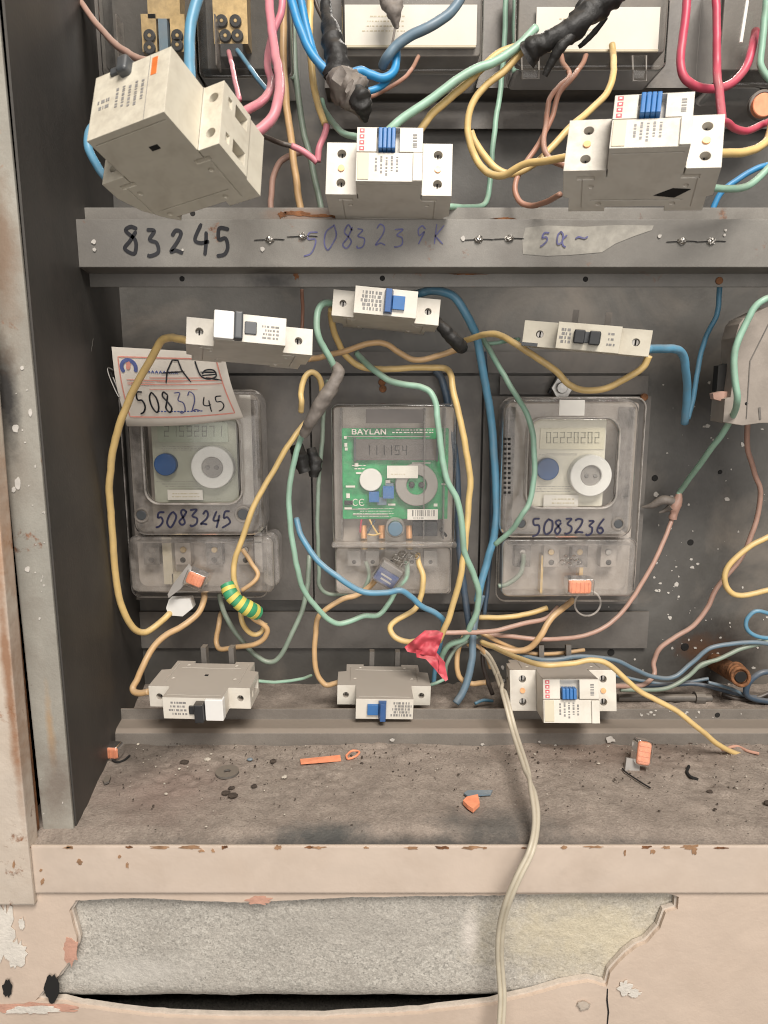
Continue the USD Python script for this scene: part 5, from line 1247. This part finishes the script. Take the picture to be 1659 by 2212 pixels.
# meter seals
def seal(label, X, Y, dep, ang, w, h, m, flap=None, plate_=True, flat=False, loc=None):
    t = thing('meter_seal', label, 'seal', AT(X, Y, -dep / 1000))
    o = AT(X, Y, -dep / 1000); u = (AT(X + 1, Y, -dep / 1000) - o)[0]
    R = trimesh.transformations.rotation_matrix(math.radians(ang), [0, 1, 0])
    F = np.eye(4)
    if flat:                                  # lying on the floor
        F = trimesh.transformations.rotation_matrix(math.radians(-70), [1, 0, 0])

    def put(g):
        g = g.copy(); g.apply_transform(R); g.apply_transform(F); g.apply_translation(o); return g
    W_, H_ = w * u, h * u
    obj('rotor', put(rbox(-W_ * .43, W_ * .43, -H_ * .40, H_ * .40, H_ * .4, -H_ * .44, H_ * .18, H_ * .12)), M['seal_orange' if m == 'seal_orange' else m], t, smooth=40)
    for k in range(5):
        x = -W_ * .32 + k * W_ * .16
        obj('rotor_rib', put(rbox(x - W_ * .022, x + W_ * .022, -H_ * .34, H_ * .34, 0, -H_ * .48, W_ * .02, W_ * .012)), M[m], t, smooth=40)
    obj('housing', put(rbox(-W_ / 2, W_ / 2, -H_ / 2, H_ / 2, H_ * .5, -H_ * .55, .0012, .0008, back=False)), M['window'], t, smooth=50)
    if flap:
        obj('flap', slab(Polygon([(AT(a, b, -(dep + 4) / 1000)[0], AT(a, b, -(dep + 4) / 1000)[2]) for a, b in flap]), -(dep + 4) / 1000, -(dep + 3) / 1000), M['portgrey'], t)
    return t


seal('orange wire seal with a grey flap hanging on the left meter', 424, 1249, 66, 24, 42, 34, 'seal_orange', [(408, 1218), (414, 1226), (408, 1250), (390, 1272), (364, 1292), (362, 1284), (374, 1262), (392, 1238)])
t = seal('orange wire seal hanging on the right meter', 1250, 1265, 66, 0, 56, 36, 'seal_orange')
obj('clear_ring', disc(1270, 1304, -.058, 30, .0012, 30, 26), M['clearedge'], t)
t = thing('meter_seal', 'blue printed seal in clear housing hanging on the opened middle meter', 'seal', AT(838, 1240, -.062))
o = AT(838, 1240, -.062); Rm = trimesh.transformations.rotation_matrix(math.radians(33), [0, 1, 0])
u = AT(1, 1240, -.062)[0] - AT(0, 1240, -.062)[0]
for nm, g, m in (('housing', rbox(-27 * u, 27 * u, -26 * u, 26 * u, .004, -.005, .0015, .001), 'cleardusty'), ('insert', rbox(-24 * u, 24 * u, -22 * u, 8 * u, .003, -.0046, .0008, .0006), 'seal_blue'), ('insert_print', cat_(box(-15 * u, 12 * u, -.0048, -.0045, -6 * u, -2 * u), box(-10 * u, 15 * u, -.0048, -.0045, -15 * u, -11 * u)), 'label'),
                 ('insert_back', rbox(-24 * u, 24 * u, 8.5 * u, 22 * u, .003, -.004, .0008, .0006), 'portgrey')):
    g.apply_transform(Rm); g.apply_translation(o); obj(nm, g, M[m], t, smooth=40)
obj('white_sleeve', slab(Polygon([(AT(a, b, -.058)[0], AT(a, b, -.058)[2]) for a, b in ((366, 1294), (412, 1292), (418, 1312), (396, 1330), (366, 1328), (360, 1312))]), -.060, -.050), M['white'], label='white plastic sleeve on the thick yellow wire under the left meter', cat='sleeve')


def FL(X, Y, h=0.0):
    """The point of the cabinet floor at X, Y of the survey."""
    u, v = (X - 829.5) / FPX, (1106 - Y) / FPX
    dz, dy = -sp + v * cp, cp + v * sp
    t = (ZF + .001 + h) / dz
    return np.array([u * t, -D + dy * t, ZF + .001 + h])


def floor_poly(name, label, cat, pts, th, m, base=None):
    P = np.array([FL(*p) for p in pts])
    if base:
        pass
    e = trimesh.creation.extrude_polygon(Polygon(P[:, :2]).buffer(0), th, engine='earcut')
    e.apply_translation([0, 0, ZF + .0012]); e.vertices[:, 2] += meshkit.noise(e.vertices * 200, 4) * .0012
    return obj(name, e, M[m], label=label, cat=cat)


seal('dull orange wire seal lying in the left rear corner of the cabinet floor', 240, 1617, 0, -6, 44, 28, 'seal_orange') if False else None
def floor_seal(label, X, Y, ang, L_, r_, upright=0):
    p = FL(X, Y, r_)
    t = thing('meter_seal', label, 'seal', p - [0, 0, r_])
    M4 = trimesh.transformations.rotation_matrix(math.radians(ang), [0, 0, 1])
    if upright:
        M4 = trimesh.transformations.rotation_matrix(math.radians(upright), [1, 0, 0]) @ trimesh.transformations.rotation_matrix(math.radians(ang), [0, 1, 0])
    def put(g):
        g = g.copy(); g.apply_transform(M4); g.apply_translation(p + [0, 0, (L_ * .3 if upright else 0)]); return g
    obj('rotor', put(rbox(-L_ * .46, L_ * .46, -r_ * .85, r_ * .85, r_ * .8, -r_ * .85, r_ * .4, r_ * .3)), M['seal_orange'], t, smooth=40)
    for k in range(4):
        x = -L_ * .3 + k * L_ * .2
        obj('rotor_rib', put(rbox(x - L_ * .03, x + L_ * .03, -r_ * .7, r_ * .7, 0, -r_ * .93, r_ * .2, r_ * .06)), M['seal_orange'], t, smooth=40)
    obj('housing', put(rbox(-L_ * .53, L_ * .5, -r_ * 1.02, r_ * 1.02, r_ * .9, -r_ * 1.05, r_ * .5, r_ * .3, back=False)), M['clear'], t, smooth=40)
    return t, put


floor_seal('dull orange wire seal lying in the left rear corner of the floor', 240, 1622, -4, .0165, .0056)
t, put = floor_seal('orange wire seal in a clear cap standing tilted on the right of the floor', 1386, 1640, 100, .0190, .0062, upright=-18)
g = trimesh.creation.box([.010, .003, .011]); g.apply_translation([.011, .001, -.006])
obj('cap_tab', put(g), M['portgrey'], t)
obj('seal_wire', tube(spline([FL(1345, 1660, .001), FL(1352, 1668, .001), FL(1385, 1690, .001), FL(1405, 1702, .001)], 5), .0006, 6), M['hole'], t)
floor_poly('orange_strip', 'flat orange plastic strip lying at the back of the floor', 'strip', [(648, 1643), (735, 1636), (737, 1646), (650, 1654)], .001, 'seal_orange')
p = px_path([(0, 0, 0), (1, 1, 0)], None, 2)
obj('orange_ring', tube(spline([FL(a, b, .0012) for a, b in ((748, 1632), (760, 1622), (776, 1624), (768, 1634), (752, 1639), (748, 1632))], 5), .0009, 7), M['seal_orange'], label='small bent orange ring beside the flat orange strip', cat='ring')
floor_poly('orange_fragment', 'orange chip lying on the floor near the front sill', 'chip', [(1000, 1740), (1008, 1730), (1032, 1726), (1036, 1744), (1022, 1758), (1010, 1750)], .003, 'seal_orange')
floor_poly('blue_strip', 'pale blue plastic strip beside the orange chip on the floor', 'strip', [(1002, 1718), (1010, 1712), (1064, 1712), (1060, 1720), (1010, 1724)], .001, 'steel')
w = trimesh.creation.annulus(.0026, .0088, .0016, sections=30); w.apply_translation(FL(491, 1672) + [0, 0, .0018])
obj('washer', w, M['plate'], label='dusty round washer lying on the left of the floor', cat='washer')
obj('wire_scrap', tube(spline([FL(a, b, .001) for a, b in ((1488, 1655), (1484, 1668), (1492, 1678), (1508, 1684))], 6), .0012, 7), M['hole'], label='curled black wire scrap on the right of the floor', cat='wire scrap')
obj('wire_scrap', tube(spline([FL(a, b, .001) for a, b in ((236, 1636), (252, 1646), (268, 1642), (280, 1632))], 6), .0009, 7), M['hole'], label='thin dark wire scrap before the dull orange seal', cat='wire scrap')
obj('wire_scrap', tube(spline([FL(a, b, .001) for a, b in ((1560, 1620), (1590, 1612), (1615, 1622), (1640, 1628))], 6), .0012, 7), M['brick'], label='reddish wire scrap under the long yellow wire', cat='wire scrap')
floor_poly('grey_chip', 'oval grey chip at the left edge of the floor', 'chip', [(222, 1690), (232, 1680), (240, 1682), (236, 1694), (226, 1698)], .0015, 'plate')
LUMPS = ('dark dirt lump on the floor below the dust topped breaker with black toggle', 'dark dirt lump before the dusty round washer, left one of two', 'dark dirt lump before the dusty round washer, right one of two', 'dark dirt lump lying alone right of the washer', 'dark dirt lump behind the clear capped orange seal',
         'dark dirt lump at the right edge of the photo near the sill', 'small dark dirt lump touching the front of the washer', 'dark dirt lump left of the flat orange strip', 'pale dirt lump at the foot of the lower rail on the left', 'dark dirt lump right of the curled black wire scrap', 'pale dirt lump before the flat orange strip', 'bluish dirt lump behind the washer')
for i, (X, Y, r, m) in enumerate(((398, 1646, 9, 'crumb'), (488, 1712, 8, 'crumb'), (503, 1718, 9, 'crumb'), (549, 1698, 6, 'crumb'), (1490, 1604, 7, 'crumb'), (1660, 1734, 8, 'crumb'), (500, 1702, 6, 'crumb'), (590, 1644, 7, 'crumb'), (448, 1640, 7, 'crumblight'), (1533, 1710, 6, 'crumb'), (614, 1678, 5, 'crumblight'), (540, 1640, 6, 'steel'))):
    b = trimesh.creation.icosphere(2, r * .0003); b.vertices *= [1.3, 1, .55]; b.vertices += (meshkit.fbm(b.vertices * 900 + i, 2, i)[:, None] - .5) * .0012 + FL(X, Y, .001)
    obj('debris_lump', b, M[m], label=LUMPS[i], cat='dirt lump')
S2 = []
ico = trimesh.creation.icosphere(1, 1.0)
for i in range(1700):
    fx, fy = rng.random() * 1500 + 190, 1600 + abs(rng.normal()) * 75
    if fy > 1815 or fx < 300 - (fy - 1600) * .6:
        continue
    r = float(np.clip(rng.lognormal(-.4, .55), .2, 2.6)) * .00042
    b = ico.copy(); b.vertices = b.vertices * r * rng.uniform(.5, 1.4, 3) * [1, 1, .6] + FL(fx, fy, .0012)
    S2.append(b)
obj('floor_grit', trimesh.util.concatenate(S2[::6] and [b for i, b in enumerate(S2) if i % 6]), M['crumb'], label='dark grit strewn over the cabinet floor', cat='grit', kind='stuff')
obj('floor_grit', trimesh.util.concatenate([b for i, b in enumerate(S2) if not i % 6]), M['crumblight'], label='pale grit strewn over the cabinet floor', cat='grit', kind='stuff')

# rusty bolt with its spring nut at the right, orange disc above
bt = thing('rusty_bolt', 'rusty pipe stub with threaded end at the lower right of the panel', 'bolt', AT(1580, 1460, 0))
obj('shaft', cyl(AT(1545, 1430, -.002), AT(1600, 1462, -.060), .0085, 20), M['rust'], bt, smooth=40)
o = AT(1600, 1462, -.062)
for k in range(3):
    g = trimesh.creation.torus(.0078 - k * .0004, .0016, 24, 8); g.apply_transform(trimesh.transformations.rotation_matrix(math.pi / 2 - .35, [1, 0, 0])); g.apply_translation(o + [0, .004 * k, .001 * k])
    obj('thread', g, M['rust'], bt, smooth=True)
obj('end_hole', disc(1601, 1463, -.0655, 13, .0006, 18), M['hole'], bt)
od = thing('orange_button', 'round orange button in a grey rim at the upper right edge', 'button', AT(1650, 226, -.09))
obj('rim', disc(1650, 226, -.090, 31, .004, 30, 24), M['plate'], od, smooth=40)
obj('cap', disc(1651, 226, -.094, 24, .007, 30), M['seal_orange'], od, smooth=40)
obj('stem', cyl(AT(1651, 226, -.086), AT(1651, 226, -.002), .004), M['side'], od)
